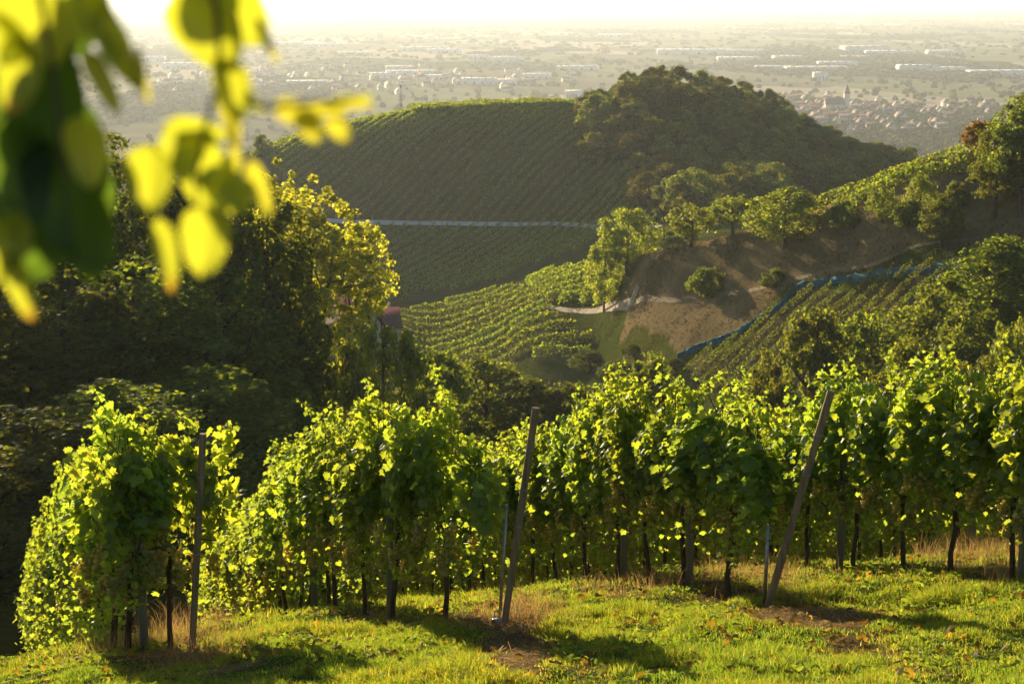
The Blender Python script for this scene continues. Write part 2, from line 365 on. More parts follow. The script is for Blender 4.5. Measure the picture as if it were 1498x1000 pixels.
def strip(name, pts, width, mat, lift=.05, step=1.0, **kw):
    pts = np.asarray(pts, float)[:, :2]; d = np.r_[0, np.cumsum(np.hypot(*np.diff(pts, axis=0).T))]
    s = np.arange(0, d[-1], step); X = pchip(d, pts[:, 0], s); Y = pchip(d, pts[:, 1], s)
    tx, ty = np.gradient(X), np.gradient(Y); l = np.hypot(tx, ty); nx, ny = -ty/l, tx/l; K = 5
    Vs = []
    for j in range(K):
        o = (j/(K-1)-.5)*width*(1 + .25*(vnoise(s, s*0+3, 5)-.5)); x_, y_ = X+nx*o, Y+ny*o
        Vs.append(np.stack([x_, y_, H(x_, y_) + lift], 1))
    Vs = np.stack(Vs, 1); n = len(s); idx = np.arange(n*K).reshape(n, K)
    return link(name, mesh(name, Vs.reshape(-1, 3), np.stack([idx[:-1, :-1], idx[1:, :-1], idx[1:, 1:], idx[:-1, 1:]], 2).reshape(-1, 4), mat, None, True))
def hl(pts, rmin=120, rmax=30000): return [hit(x, y, rmin, rmax) for x, y in pts]
tag(strip('dirt_path', hl([(780,452),(830,454),(880,452),(915,446),(928,440),(931,434),(926,428)], 200, 300), .9, M['path'], .08), kind='structure')
M['track'] = solid('dusty_track', (.14, .11, .06), (.21, .165, .095), .5, .95, .2)
tag(strip('farm_track', hl([(922,447),(980,440),(1040,432),(1100,425),(1150,412),(1220,396),(1300,378),(1400,352),(1500,328),(1600,305)], 170, 240), .55, M['track'], .06), kind='structure')
tag(strip('farm_road', hl([(470,324),(522,326),(560,327),(640,328),(740,329.5),(850,331),(965,333)], 370), 1.9, M['conc'], .3), kind='structure')

# ------------------------------------------------------------------ leaf shapes
def vine_leaf():
    ang = np.radians([-90,-62,-40,-18,4,24,44,66,90,114,136,156,176,198,220,242])
    rad_ = np.array([.20,.68,.58,.86,.66,.95,.70,.82,1.10,.82,.70,.95,.66,.86,.58,.68])*.54
    v = [[0, .06, .03]] + [[r_*math.cos(a), r_*math.sin(a), -.16*abs(math.cos(a))*r_*2 + .05*math.sin(3*a)] for a, r_ in zip(ang, rad_)]
    n = len(ang); return np.array(v)*[1, 1, .9], [[0, 1+i, 1+(i+1) % n] for i in range(n)]
VL = vine_leaf()
CARD = (np.array([[-.5, 0, 0], [0, -.6, .06], [.5, 0, 0], [0, .6, -.1]]), [[0, 1, 2, 3]])
TUFT = (np.array([[-.5, -.1, .0], [-.15, -.5, .1], [.3, -.4, -.05], [.5, .15, .1], [.1, .5, -.05], [-.35, .4, .1], [0, 0, .12]]), [[0,1,6],[1,2,6],[2,3,6],[3,4,6],[4,5,6],[5,0,6]])
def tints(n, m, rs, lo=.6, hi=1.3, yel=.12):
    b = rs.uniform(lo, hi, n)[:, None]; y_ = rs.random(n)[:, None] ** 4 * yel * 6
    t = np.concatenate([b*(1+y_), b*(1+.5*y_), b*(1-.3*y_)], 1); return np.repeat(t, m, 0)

# ------------------------------------------------------------------ trees
def tree_proto(name, seed, h=10., cw=4., base=.25, clumps=60, per=80, leaf=.3, mat='tree', trunk=.22, lean=.0, shape='round', tpl=CARD, limbs=7, loose=1.0, nr=.5, shell=.35):
    rs = np.random.default_rng(seed); root = empty(name); tr = MB(); z0 = h*base
    wob = np.cumsum(rs.normal(0, .04*h/8, (7, 2)), 0); zz = np.linspace(-.4, h*.86, 7)
    tp = np.stack([wob[:, 0]+lean*zz, wob[:, 1], zz], 1); tp[0, :2] = tp[1, :2] = 0
    tr.tube(tp, trunk*np.linspace(1.25, .18, 7), 7)
    cs = []
    for i in range(clumps):
        for _ in range(60):
            u = rs.normal(size=3); u /= np.linalg.norm(u); q = rs.random()**.4
            p = u*(shell+(1-shell)*q)
            if shape == 'dome': p[2] = p[2]*.95
            break
        zc = z0+(h-z0)/2; prof = 1.0
        if shape == 'cone': prof = max(.15, .95-.55*(p[2]+1)/2)
        if shape == 'tall': prof = .9 - .35*p[2]
        if shape == 'dome': prof = 1.0 - .22*p[2]
        cs.append([p[0]*cw*.86*prof, p[1]*cw*.86*prof, zc+p[2]*(h-z0)/2*.88])
    cs = np.array(cs)
    for k in range(limbs):
        c = cs[rs.integers(len(cs))]; j = rs.integers(2, 6); a = tp[j]
        mid_ = a*.5+c*.5+np.array([0, 0, .06*h])*rs.uniform(-.5, 1)
        tr.tube([a, mid_, c], trunk*np.array([.45, .25, .07]), 5)
    tr.build('trunk', M['bark'], root, True)
    P = []; Nn = []
    ctr = np.array([0, 0, z0+(h-z0)*.45])
    for c in cs:
        s = cw*.27*rs.uniform(.55, 1.35)*loose; n = int(per*rs.uniform(.6, 1.4))
        d = rs.normal(size=(n, 3)); d /= np.linalg.norm(d, axis=1)[:, None]; q = rs.random(n)**.45
        pp = c + d*q[:, None]*s*np.array([1, 1, .75]); P.append(pp)
        Nn.append(d*.8 + (c-ctr)/(np.linalg.norm(c-ctr)+.1)*.5 + rs.normal(size=(n, 3))*nr + [0, 0, .25])
    P = np.concatenate(P); Nn = np.concatenate(Nn)
    k = P[:, 2] > .03*h; P = P[k]; Nn = Nn[k]
    Vv, Ff, m_ = scatter(*tpl, P, frames(Nn, rs), leaf*rs.uniform(.6, 1.4, len(P)))
    me = mesh('crown', Vv, Ff, M[mat], tints(len(P), m_, rs)); cr_ = link('crown', me, root)
    top = np.percentile(P[:, 2], 99.7); wd = np.percentile(np.abs(P[:, :2]), 98)
    return Proto(root, [o for o in root.children] or [o for o in C.objects if o.parent == root], h=top, w=wd*2)
def put_tree(p, px, base, top, wpx, r=None, label='', group=None, cat='tree', rmin=120, rmax=700, rs=np.random.default_rng(5)):
    if r is None: g = hit(px, base, rmin, rmax); r = math.hypot(g[0], g[1])
    else: g = at(px, 500, r); g[2] = H(g[0], g[1])
    zt = float(tan_of(px, top))*r; sz = max(.5, zt-g[2])/p.h; sw = wpx/FPX*r/p.w
    g[2] -= .1
    return p.put(g, rs.uniform(0, 6.28), (sw, sw, sz), label, cat, group)
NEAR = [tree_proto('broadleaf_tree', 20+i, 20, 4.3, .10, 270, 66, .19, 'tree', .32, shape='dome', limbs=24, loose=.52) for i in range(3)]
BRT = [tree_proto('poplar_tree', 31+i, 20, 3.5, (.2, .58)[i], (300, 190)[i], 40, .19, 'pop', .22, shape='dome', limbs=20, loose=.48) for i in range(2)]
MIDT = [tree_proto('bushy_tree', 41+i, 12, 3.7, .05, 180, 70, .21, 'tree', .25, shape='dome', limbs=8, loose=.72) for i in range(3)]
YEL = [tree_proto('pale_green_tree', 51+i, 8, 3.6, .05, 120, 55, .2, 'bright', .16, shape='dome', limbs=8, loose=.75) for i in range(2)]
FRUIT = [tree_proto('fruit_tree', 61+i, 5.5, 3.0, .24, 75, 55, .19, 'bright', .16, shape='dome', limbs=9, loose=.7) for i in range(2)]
SHRUB = [tree_proto('round_shrub', 71+i, 3, 2.3, -.15, 80, 70, .16, 'tree', .08, shape='dome', limbs=3, loose=.9) for i in range(2)]
WOOD = [tree_proto('woodland_tree', 81+i, 12, 4.8, .0, 62, 85, .42, 'wood', .2, shape='dome', limbs=3, tpl=CARD, loose=.95, nr=.25, shell=.75) for i in range(4)]
AUT = [tree_proto('autumn_tree', 91+i, 9, 4.0, .0, 70, 50, .42, 'autumn', .18, shape='dome', limbs=4, loose=1.0) for i in range(2)]

G = 'trees of the dark wood on the left'
for i, (px, top, r_, w_) in enumerate([(-70,230,98,260),(25,262,104,240),(105,240,108,200),(180,206,112,190),(262,222,106,200),(330,236,104,190),(395,262,98,150),(-20,420,80,270),(90,400,84,260),(200,380,86,250),(305,395,90,230),(385,440,96,170),(40,600,62,280),(175,560,66,260),(300,540,72,230),(-60,640,58,260),(430,590,84,150),(510,590,98,140)]):
    lb = ('tall dark green tree topping the dense wood on the left' if i < 7 else 'dark shaded tree in the middle of the dense left wood' if i < 12 else 'dark tree low down behind the left end of the vine rows')
    put_tree(NEAR[i % 3], px, 0, top, w_*1.2, r_, lb, G)
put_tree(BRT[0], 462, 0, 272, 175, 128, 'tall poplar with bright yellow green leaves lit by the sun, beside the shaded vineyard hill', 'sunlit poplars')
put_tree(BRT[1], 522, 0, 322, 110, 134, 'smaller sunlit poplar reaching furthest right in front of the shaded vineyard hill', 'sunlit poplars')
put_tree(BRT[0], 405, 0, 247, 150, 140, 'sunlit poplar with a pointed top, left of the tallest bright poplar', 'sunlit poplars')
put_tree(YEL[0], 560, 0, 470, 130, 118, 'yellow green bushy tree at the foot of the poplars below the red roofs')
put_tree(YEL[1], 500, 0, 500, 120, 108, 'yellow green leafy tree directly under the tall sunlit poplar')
for px, top, w_, r_, lb in [(640,513,120,150,'green bushy tree below the terraced vineyard, left one of three'),(710,520,130,158,'green bushy tree below the terraced vineyard, middle one of three'),(775,552,110,150,'green bushy tree below the terraced vineyard, right one of three'),(600,560,130,130,'low bushy tree behind the highest leaves of the second vine row'),(955,520,105,140,'small pale bushy tree left of the vineyard with blue netting'),(900,560,80,135,'dark low bush behind the third vine row'),(835,560,110,150,'dark shaded bush in the hollow right of the terraced vineyard')]:
    put_tree(MIDT[int(px) % 3], px, 0, top, w_, r_, lb, 'bushy trees below the terrace')
G = 'trees at the right below the netted vineyard'
for i, (px, top, w_, r_, lb) in enumerate([(1125,515,80,128,'small dark tree at the left end of the right-hand grove'),(1195,452,130,138,'rounded green tree standing below the netted vine rows, left of the grove'),(1270,458,125,142,'broad rounded tree in the middle of the right-hand grove'),(1365,418,140,146,'broad tree with sunlit top right of the netted vine rows'),(1457,347,150,152,'tallest tree of the right-hand grove, hiding the end of the netted vineyard'),(1420,440,110,136,'shaded tree in front of the tallest tree of the right-hand grove'),(1510,380,130,150,'tree cut by the right edge of the picture beside the tallest grove tree'),(1330,500,130,124,'dark low tree at the foot of the right-hand grove'),(1440,520,120,122,'low shaded bush at the foot of the right-hand grove')]):
    put_tree(MIDT[i % 3], px, 0, top, w_, r_, lb, G)
for px, b_, t_, w_ in ((905,560,528,60),(945,585,540,60),(862,545,512,56),(985,548,524,44),(925,520,503,34)): put_tree(MIDT[px % 3], px, b_, t_, w_, None, 'dark scrub bush on the grassy bank below the dirt path', 'scrub bushes on the bank', 'shrub', 150, 260)
put_tree(YEL[0], 1490, 0, 466, 80, 128, 'yellow green shrub at the right edge above the vine row')
def pb(p, px, base, top, w_, lb, g=None, cat='tree', **k): return put_tree(p, px, base, top, w_*.9, None, lb, g, cat, **k)
G = 'trees along the crest of the brown slope'; kw = dict(rmin=170, rmax=250)
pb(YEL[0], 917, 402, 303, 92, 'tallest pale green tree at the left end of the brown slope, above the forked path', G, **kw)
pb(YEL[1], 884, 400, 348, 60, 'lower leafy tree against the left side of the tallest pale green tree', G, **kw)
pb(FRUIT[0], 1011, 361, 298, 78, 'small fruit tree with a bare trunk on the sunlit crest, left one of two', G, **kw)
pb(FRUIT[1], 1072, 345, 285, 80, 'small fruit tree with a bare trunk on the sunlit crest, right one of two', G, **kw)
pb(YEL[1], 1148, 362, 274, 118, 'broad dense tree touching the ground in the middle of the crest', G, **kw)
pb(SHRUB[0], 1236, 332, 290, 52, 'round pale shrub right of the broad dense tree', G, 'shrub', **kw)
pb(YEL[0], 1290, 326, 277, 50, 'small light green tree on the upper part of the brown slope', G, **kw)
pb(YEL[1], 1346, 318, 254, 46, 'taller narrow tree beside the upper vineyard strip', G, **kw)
pb(SHRUB[1], 1328, 330, 290, 50, 'rounded dark shrub below the narrow tree', G, 'shrub', **kw)
pb(MIDT[0], 1378, 360, 283, 66, 'dark ivy-covered tree with drooping sides alone above the track', G, **kw)
pb(SHRUB[0], 1400, 300, 264, 36, 'small sunlit bush left of the big tree at the right edge', G, 'shrub', **kw)
pb(MIDT[1], 1455, 318, 176, 84, 'large olive green tree beside the end of the upper vineyard', G, **kw)
pb(MIDT[2], 1492, 316, 132, 104, 'largest olive tree at the upper right edge', G, **kw)
pb(MIDT[0], 1545, 316, 110, 120, 'olive tree cut by the upper right edge', G, **kw)
pb(AUT[0], 1432, 226, 176, 56, 'orange tinted tree behind the top of the upper vineyard', G, rmin=205, rmax=260)
put_tree(MIDT[0], 968, 0, 333, 70, 300, 'dark bush half hidden behind the left end of the sunlit crest')
put_tree(MIDT[1], 1000, 0, 338, 50, 310, 'lower dark bush behind the left small fruit tree')
pb(SHRUB[1], 1035, 432, 391, 64, 'dark round shrub alone on the lower brown slope', 'shrubs on the brown slope', 'shrub', **kw)
pb(SHRUB[0], 1131, 419, 392, 40, 'small boxy dark shrub at the corner of the blue netting', 'shrubs on the brown slope', 'shrub', **kw)
pb(SHRUB[0], 385, 222, 196, 28, 'dark round bush on the far left crest of the vineyard hill', None, 'shrub', rmin=400, rmax=520)
put_tree(AUT[0], 614, 0, 150, 26, 520, 'small orange brown tree left on the hilltop behind the vines', 'autumn trees behind the hill crest')
for px, w_ in ((635,34),(655,36),(675,30)): put_tree(AUT[1], px, 0, 149, w_, 522, 'orange brown tree in the low clump behind the hill crest', 'autumn trees behind the hill crest')
put_tree(SHRUB[1], 697, 0, 153, 24, 515, 'small green bush at the right end of the clump on the hill crest', None, 'shrub')
# wood on the hill
WD = wpoly([(848,200),(868,162),(905,150),(1000,140),(1080,146),(1150,175),(1210,212),(1300,236),(1345,246),(1300,258),(1200,296),(1115,300),(1045,318),(1000,330),(935,318),(925,262),(850,232)], 340, 565)
wx = np.array(WD); bb = (wx.min(0), wx.max(0)); rs = np.random.default_rng(12); pts = []
for _ in range(14000):
    p = rs.uniform(bb[0], bb[1])
    if not inpoly(p[0], p[1], WD): continue
    if all((p[0]-q[0])**2+(p[1]-q[1])**2 > 6.6**2 for q in pts): pts.append(p)
print('wood trees', len(pts))
GW = 'trees of the wood covering the hill'
for p in pts[:285]:
    s = rs.uniform(.78, 1.0); gz = float(H(p[0], p[1])); px, py = project(p[0], p[1], gz)
    au = rs.random() < (.5 if (px < 905 and py < 185) else .1 if px > 1180 else .03)
    pr = AUT[rs.integers(2)] if au else WOOD[rs.integers(4)]
    if au: s *= 1.2
    pr.put((p[0], p[1], gz-.6), rs.uniform(0, 6.28), (s*rs.uniform(.9, 1.15), s*rs.uniform(.9, 1.15), s*rs.uniform(.8, 1.0)*(.75 if px > 1150 else 1)),
        'orange tinted tree at the sunlit edge of the hill wood' if au else 'dark green round-crowned tree in the wood covering the hill', 'tree', GW)
for px, b_, t_, w_, lb in ((1010,322,246,70,'pointed pale tree at the foot of the hill wood'),(955,300,252,56,'round pale tree at the lower left corner of the hill wood'),(1215,290,232,80,'broad tree at the lower right foot of the hill wood')):
    pb(WOOD[0], px, b_, t_, w_, lb, GW, rmin=340, rmax=500)

# ------------------------------------------------------------------ vine rows of the fields
def field(poly, a, b, spacing, label, group, rmin=120, rmax=700, per=5, size=.5, hh=1.7, wid=.3, step=.3, off=0, zlo=.35, bright=1.0, seed=0, ga=.65):
    rs = np.random.default_rng(100+seed); A = hit(*a, rmin, rmax)[:2]; B = hit(*b, rmin, rmax)[:2]
    d = (B-A)/np.linalg.norm(B-A); n = np.array([-d[1], d[0]]); P = np.array(poly)
    tn = (P-A)@n; td = (P-A)@d; cnt = 0
    for q in np.arange(math.floor(tn.min()/spacing), math.ceil(tn.max()/spacing)+1):
        s = np.arange(td.min(), td.max(), step); L_ = A + d*s[:, None] + n*(q*spacing+off)
        L_ = L_[inpoly(L_[:, 0], L_[:, 1], poly)]
        for L_ in (np.split(L_, np.where(np.diff((L_-A)@d) > step*1.5)[0]+1) if len(L_) else []):
          if len(L_)*step < 3: continue
          k = len(L_)*per; base = np.repeat(L_, per, 0)
          gap = fnoise(base[:, 0]+q*7, base[:, 1], 4, 3)
          lat = rs.normal(0, wid, k); al = rs.uniform(-step, step, k); hz = zlo+(hh-zlo)*rs.random(k)**.7*(.945-.5*ga+ga*gap)
          x_ = base[:, 0]+n[0]*lat+d[0]*al; y_ = base[:, 1]+n[1]*lat+d[1]*al
          Pp = np.stack([x_, y_, H(x_, y_)+hz], 1)
          Nn = np.stack([n[0]*np.sign(lat), n[1]*np.sign(lat), np.full(k, .5)], 1)+rs.normal(0, .6, (k, 3))
          Vv, Ff, m_ = scatter(*CARD, Pp, frames(Nn, rs), size*rs.uniform(.6, 1.3, k)); org = Pp.mean(0)
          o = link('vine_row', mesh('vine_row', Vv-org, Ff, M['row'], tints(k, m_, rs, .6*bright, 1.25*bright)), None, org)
          tag(o, label, 'vine row', group); cnt += 1
    print(group, cnt)
field(HILL_UP, (600,322), (757,175), 3.0, 'long vine row running up the shaded hill above the farm road', 'vine rows on the upper shaded hill', 370, per=10, size=.34, hh=1.85, wid=.10, step=.32, ga=.2, bright=1.4, seed=1)
field(HILL_LO, (580,430), (745,338), 3.0, 'vine row on the shaded lower slope below the farm road', 'vine rows on the lower shaded hill', 370, per=10, size=.34, hh=1.85, wid=.10, step=.32, ga=.2, bright=1.4, seed=2)
field(wpoly([(600,170),(604,160),(700,157.5),(843,156),(846,162),(700,165)], 440, 560), (620,160), (820,157.5), 1.8, 'sunlit vine row along the crest of the hill', 'vine rows on the hill crest', 440, 560, per=10, size=.45, hh=2.4, wid=.3, seed=3)
field(wpoly([(365,232),(378,222),(440,200),(520,181),(598,166),(600,171),(520,187),(440,208),(385,234)], 420, 540), (400,215), (590,169), 2.0, 'bright vine row following the descending left crest of the hill', 'vine rows on the left hill crest', 420, 540, per=8, size=.45, hh=1.7, seed=4)
field(TERR, (640,520), (800,452), 2.2, 'bushy vine row on the sunlit terraced vineyard', 'vine rows on the terrace', 200, 345, per=16, size=.34, hh=1.9, wid=.2, step=.3, seed=5, bright=1.1)
field(KNOB, (790,440), (880,400), 2.0, 'vine row on the small mound above the dirt path', 'vine rows on the mound', 230, 330, per=18, size=.33, hh=2.0, wid=.28, seed=6, bright=1.2)
field(NETF, (1343,390), (1283,446), 2.9, 'dark vine row of the vineyard edged with blue netting', 'vine rows of the netted vineyard', 120, 215, per=16, size=.2, hh=1.5, wid=.10, step=.3, seed=7, zlo=.35, bright=.48)  # shade of the slope behind is put into these rows' dark leaf tint
def line_row(pts, off, label, group, seed, per=18):
    rs = np.random.default_rng(seed); P0 = np.array(hl(pts, 185, 235))[:, :2]; d = np.r_[0, np.cumsum(np.hypot(*np.diff(P0, axis=0).T))]
    s = np.repeat(np.arange(0, d[-1], .3), per); s = s+rs.uniform(-.3, .3, len(s)); X = pchip(d, P0[:, 0], s); Y = pchip(d, P0[:, 1], s); k = len(s)
    gap = fnoise(X, Y, 4, 3); lat = rs.normal(0, .24, k); hz = .3+1.7*rs.random(k)**.7*(.62+.65*gap); X = X+rs.normal(0, .1, k); Y = Y+lat+off
    Pp = np.stack([X, Y, H(X, Y)+hz], 1); Vv, Ff, m_ = scatter(*CARD, Pp, frames(rs.normal(0, .7, (k, 3))+[0, 0, .4], rs), .3*rs.uniform(.6, 1.3, k)); org = Pp.mean(0)
    tag(link('vine_row', mesh('vine_row', Vv-org, Ff, M['row'], tints(k, m_, rs, .75, 1.4)), None, org), label, 'vine row', group)
RIDGE = [(1160,322),(1185,314),(1230,297),(1290,274),(1350,252),(1400,234),(1445,219)]
for i in range(3): line_row(RIDGE if i < 1 else RIDGE[2:], -.3-2.3*i, ('long sunlit vine row following the crest of the upper right ridge' if i < 1 else 'short sunlit vine row at the upper end of the right ridge'), 'vine rows on the right ridge', 300+i)

# posts at the road edge of the shaded hill
mb = MB(); mb.tube([[0, 0, -.3], [0, 0, 1.9]], [.07, .06], 6); mb2 = MB().tube([[0, 0, 1.9], [0, -.35, 2.05]], [.03, .02], 4)
ro = empty('end_post'); a_ = mb.build('shaft', M['cpost'], ro); b_ = mb2.build('bracket', M['steel'], ro); EP = Proto(ro, [a_, b_])
for k in range(22):
    g = hit(565+k*18.0, 324+k*.33, 370); EP.put(g-[0, 0, .05], 0, (1, 1, 1), 'thin pale end post standing on the upper edge of the farm road', 'vineyard post', 'end posts along the farm road')
mast = empty('radio_mast', (0, 0, 0)); g = at(587, 163, 530); g[2] = H(g[0], g[1]); mast.location = g
ht = float(tan_of(587, 126))*530-g[2]
MB().tube([[0, 0, -.5], [0, 0, ht]], [.16, .08], 6).build('pole', M['steel'], mast)
MB().box([0, 0, ht*.97], [.5, .5, .5]).build('antenna', M['steel'], mast)
tag(mast, 'thin tall mast standing behind the left crest of the vineyard hill', 'mast')

# blue netting
def net(pts, name_label, w_=.9, hgt=1.5):
    pts = np.array(pts)[:, :2]; d = np.r_[0, np.cumsum(np.hypot(*np.diff(pts, axis=0).T))]; s = np.arange(0, d[-1], .4)
    X = pchip(d, pts[:, 0], s); Y = pchip(d, pts[:, 1], s); tx, ty = np.gradient(X), np.gradient(Y); l = np.hypot(tx, ty); nx, ny = -ty/l, tx/l
    rows = []
    for j, (o, h_) in enumerate([(w_*1.1, .05), (w_*.6, .3), (w_*.2, .75), (0, hgt), (-w_*.2, .75), (-w_*.6, .25), (-w_*1.1, .05)]):
        wv = (vnoise(s*1.3, s*0+j, 1.0)-.5)
        x_, y_ = X+nx*(o+wv*.2), Y+ny*(o+wv*.2); rows.append(np.stack([x_, y_, H(x_, y_)+h_*(1+.35*wv)+.02], 1))
    R_ = np.stack(rows, 1); n, K = R_.shape[:2]; idx = np.arange(n*K).reshape(n, K); org = R_.reshape(-1, 3).mean(0)
    o = link('bird_net', mesh('bird_net', R_.reshape(-1, 3)-org, np.stack([idx[:-1, :-1], idx[1:, :-1], idx[1:, 1:], idx[:-1, 1:]], 2).reshape(-1, 4), M['net'], None, True), None, org)
    tag(o, name_label, 'bird net', 'blue bird nets')
net(hl([(1166,424),(1220,415),(1280,406),(1340,399),(1415,391)], 170, 215), 'blue bird net along the upper edge of the lower right vineyard', .16, .6)
net(hl([(1168,424),(1140,452),(1110,470),(1096,480)], 150, 215), 'blue bird net draped down the left edge of the lower right vineyard', .22, .6)
net(hl([(1100,478),(1060,498),(1020,512),(988,528)], 150, 215), 'blue bird net around the lowest left corner of the lower right vineyard', .2, .6)

# ------------------------------------------------------------------ plain: houses, sheds, church, trees
def house_proto(name, L_, W_, h1, h2, tintr, tintw, wallm='wall'):
    root = empty(name); k = []
    wl = MB().box([0, 0, h1/2-1], [L_, W_, h1+2], tint=tintw)
    wl.add([[L_/2, -W_/2, h1], [L_/2, W_/2, h1], [L_/2, 0, h2], [-L_/2, -W_/2, h1], [-L_/2, W_/2, h1], [-L_/2, 0, h2]], [[0, 1, 2], [4, 3, 5]], tintw)
    k.append(wl.build('wall', M[wallm], root)); rf = MB(); e = .5; t_ = .25
    for s in (-1, 1):
        a = [[x_, s*(W_/2+e), h1-.2] for x_ in (-L_/2-e, L_/2+e)]+[[x_, 0, h2+.1] for x_ in (L_/2+e, -L_/2-e)]
        v = a+[[p[0], p[1], p[2]+t_] for p in a]
        rf.add(v, [[0,1,2,3],[4,5,6,7],[0,1,5,4],[1,2,6,5],[2,3,7,6],[3,0,4,7]], tintr)
    k.append(rf.build('roof', M['rooft'], root))
    k.append(MB().box([L_*.2, W_*.12, h2], [.8, .8, 1.8]).build('chimney', M['wall'], root))
    for s in (-1, 1):
        for x_ in (-.3, 0, .3):
            k.append(MB().box([x_*L_, s*(W_/2+.01), h1*.55], [1.1, .12, 1.3]).build('window', M['glass'], root))
    return Proto(root, k)
HS = [house_proto('village_house', 12, 9, 5.5, 10, (1.0, .8, .8), (1, 1, 1)), house_proto('village_house', 14, 10, 6, 10.5, (1.4, 1.5, 1.6), (1.05, 1, .95)), house_proto('village_house', 10, 8, 5, 9, (.8, .8, .9), (.9, .85, .8))]
rs = np.random.default_rng(21); spots = []
def village(n, cx, cy_, sx, sy, label, group, mind=15, sc_=1.0):
    c = 0; tries = 0
    while c < n and tries < 6000:
        tries += 1; px, py = rs.normal(cx, sx), rs.normal(cy_, sy)
        if abs(px-cx) > 1.9*sx or abs(py-cy_) > 1.8*sy: continue
        g = hit(px, py, 1200)
        if any((g[0]-q[0])**2+(g[1]-q[1])**2 < mind**2 for q in spots): continue
        spots.append(g); c += 1; HS[rs.integers(3)].put(g, rs.choice([0, 1.57, .4, 2.0])+rs.normal(0, .15), (sc_,)*3, label, 'house', group)
village(95, 1290, 172, 110, 14, 'small pitched-roof house in the hazy village right of the wooded hill', 'houses of the right village')
village(25, 1190, 160, 40, 10, 'small house close to the church of the hazy village', 'houses near the church')
village(80, 420, 118, 110, 12, 'pale house of the bright hazy town at the upper left', 'houses of the left town', 20, 1.1)
village(40, 680, 120, 90, 9, 'pale house in the hazy plain above the vineyard hill', 'houses in the middle plain', 20, 1.1)
def shed_proto(L_, W_, h_):
    root = empty('warehouse'); k = [MB().box([0, 0, h_/2-1], [L_, W_, h_+2]).build('wall', M['shed'], root)]
    k.append(MB().box([0, 0, h_+1.15], [L_+1, W_+1, .3], tint=(1.1, 1.1, 1.15)).build('roof', M['shed'], root))
    for i in range(4): k.append(MB().box([(-.36+.24*i)*L_, -W_/2-.05, h_*.35], [L_*.05, .3, h_*.5]).build('loading_door', M['glass'], root))
    for i in range(5): k.append(MB().box([(-.4+.2*i)*L_, 0, h_+1.8], [L_*.02, W_*.7, 1]).build('skylight', M['glass'], root))
    return Proto(root, k)
SH = shed_proto(100, 60, 12)
for px, py, wpx, dp, hx in [(1010,80,95,1,1.2),(1060,79,110,1,1),(1265,77,60,1.2,1.5),(1300,81,65,1,1),(1380,79,45,1,.8),(1080,91,60,.8,1),(1155,89,45,.8,1),(1225,98,55,.7,1),(1195,104,90,.8,.8),(1340,106,50,.9,1.3),(1385,107,60,.9,1),(1465,110,90,1,.8),(1200,117,20,.4,1.2),(1130,103,50,.6,.8),(1250,86,40,.8,.6),(620,75,70,.8,1),(650,78,50,.6,1),(700,87,30,.6,.9),(742,90,38,.6,1),(585,105,40,.5,1),(600,112,70,.6,1),(700,124,50,.5,1),(735,124,40,.5,.8),(840,144,26,.3,1),(845,103,60,.6,.8),(470,68,50,.8,.8),(430,66,60,.8,.8),(520,81,50,.6,.8),(900,54,50,1,.8),(560,114,40,.4,.8),(640,117,40,.4,.8),(785,115,40,.4,.8),(350,125,60,.5,.9),(450,127,60,.4,.9),(210,90,60,.6,1),(270,100,60,.6,1)]:
    g = hit(px, py, 1200); d_ = math.hypot(g[0], g[1]); s = wpx/FPX*d_/100
    SH.put(g, rs.normal(0, .1), (s, min(2.5, max(.5, dp*d_/4200)), hx*.85), 'long white flat-roofed warehouse out on the hazy plain', 'warehouse', 'warehouses on the plain')
g = hit(1238, 165, 1200); ch = empty('church', g)
t1 = MB().box([0, 0, 12], [7, 7, 26], tint=(1.1, 1.1, 1.1)); t1.build('tower', M['wall'], ch)
MB().add([[-4, -4, 25], [4, -4, 25], [4, 4, 25], [-4, 4, 25], [0, 0, 38]], [[0, 1, 4], [1, 2, 4], [2, 3, 4], [3, 0, 4]], (.7, .7, .8)).build('spire', M['rooft'], ch)
MB().box([-16, 0, 5], [24, 13, 12]).build('nave', M['wall'], ch)
MB().add([[-29, -7.5, 11], [-3.6, -7.5, 11], [-3.6, 7.5, 11], [-29, 7.5, 11], [-29, 0, 19], [-3.6, 0, 19]], [[0, 1, 5, 4], [3, 2, 5, 4], [0, 3, 4, 4], [1, 2, 5, 5]], (1, .8, .8)).build('roof', M['rooft'], ch)
for x_ in (-24, -18, -12, -7): MB().box([x_, -6.55, 6], [1.6, .2, 5]).build('window', M['glass'], ch)
tag(ch, 'church with a pale square tower and pointed spire in the hazy village', 'church')
# far woodland
rs = np.random.default_rng(33)
ico = []
ph = (1+5**.5)/2
IV = np.array([[-1,ph,0],[1,ph,0],[-1,-ph,0],[1,-ph,0],[0,-1,ph],[0,1,ph],[0,-1,-ph],[0,1,-ph],[ph,0,-1],[ph,0,1],[-ph,0,-1],[-ph,0,1]]); IV = IV/np.linalg.norm(IV[0])
IF = [[0,11,5],[0,5,1],[0,1,7],[0,7,10],[0,10,11],[1,5,9],[5,11,4],[11,10,2],[10,7,6],[7,1,8],[3,9,4],[3,4,2],[3,2,6],[3,6,8],[3,8,9],[4,9,5],[2,4,11],[6,2,10],[8,6,7],[9,8,1]]
n = 200000; rr = np.exp(rs.uniform(math.log(900), math.log(16000), n)); aa = rs.uniform(-.36, .36, n)
fx, fy = np.sin(aa)*rr, np.cos(aa)*rr
dn = fnoise(fx, fy*.45, 420, 4) + .10*(rr < 2400) - .02*(rr > 5000)
vil = np.zeros(n)
k = (dn > .60) | (rs.random(n) < .03)
fx, fy, rr = fx[k], fy[k], rr[k]; k = np.ones(len(fx), bool)
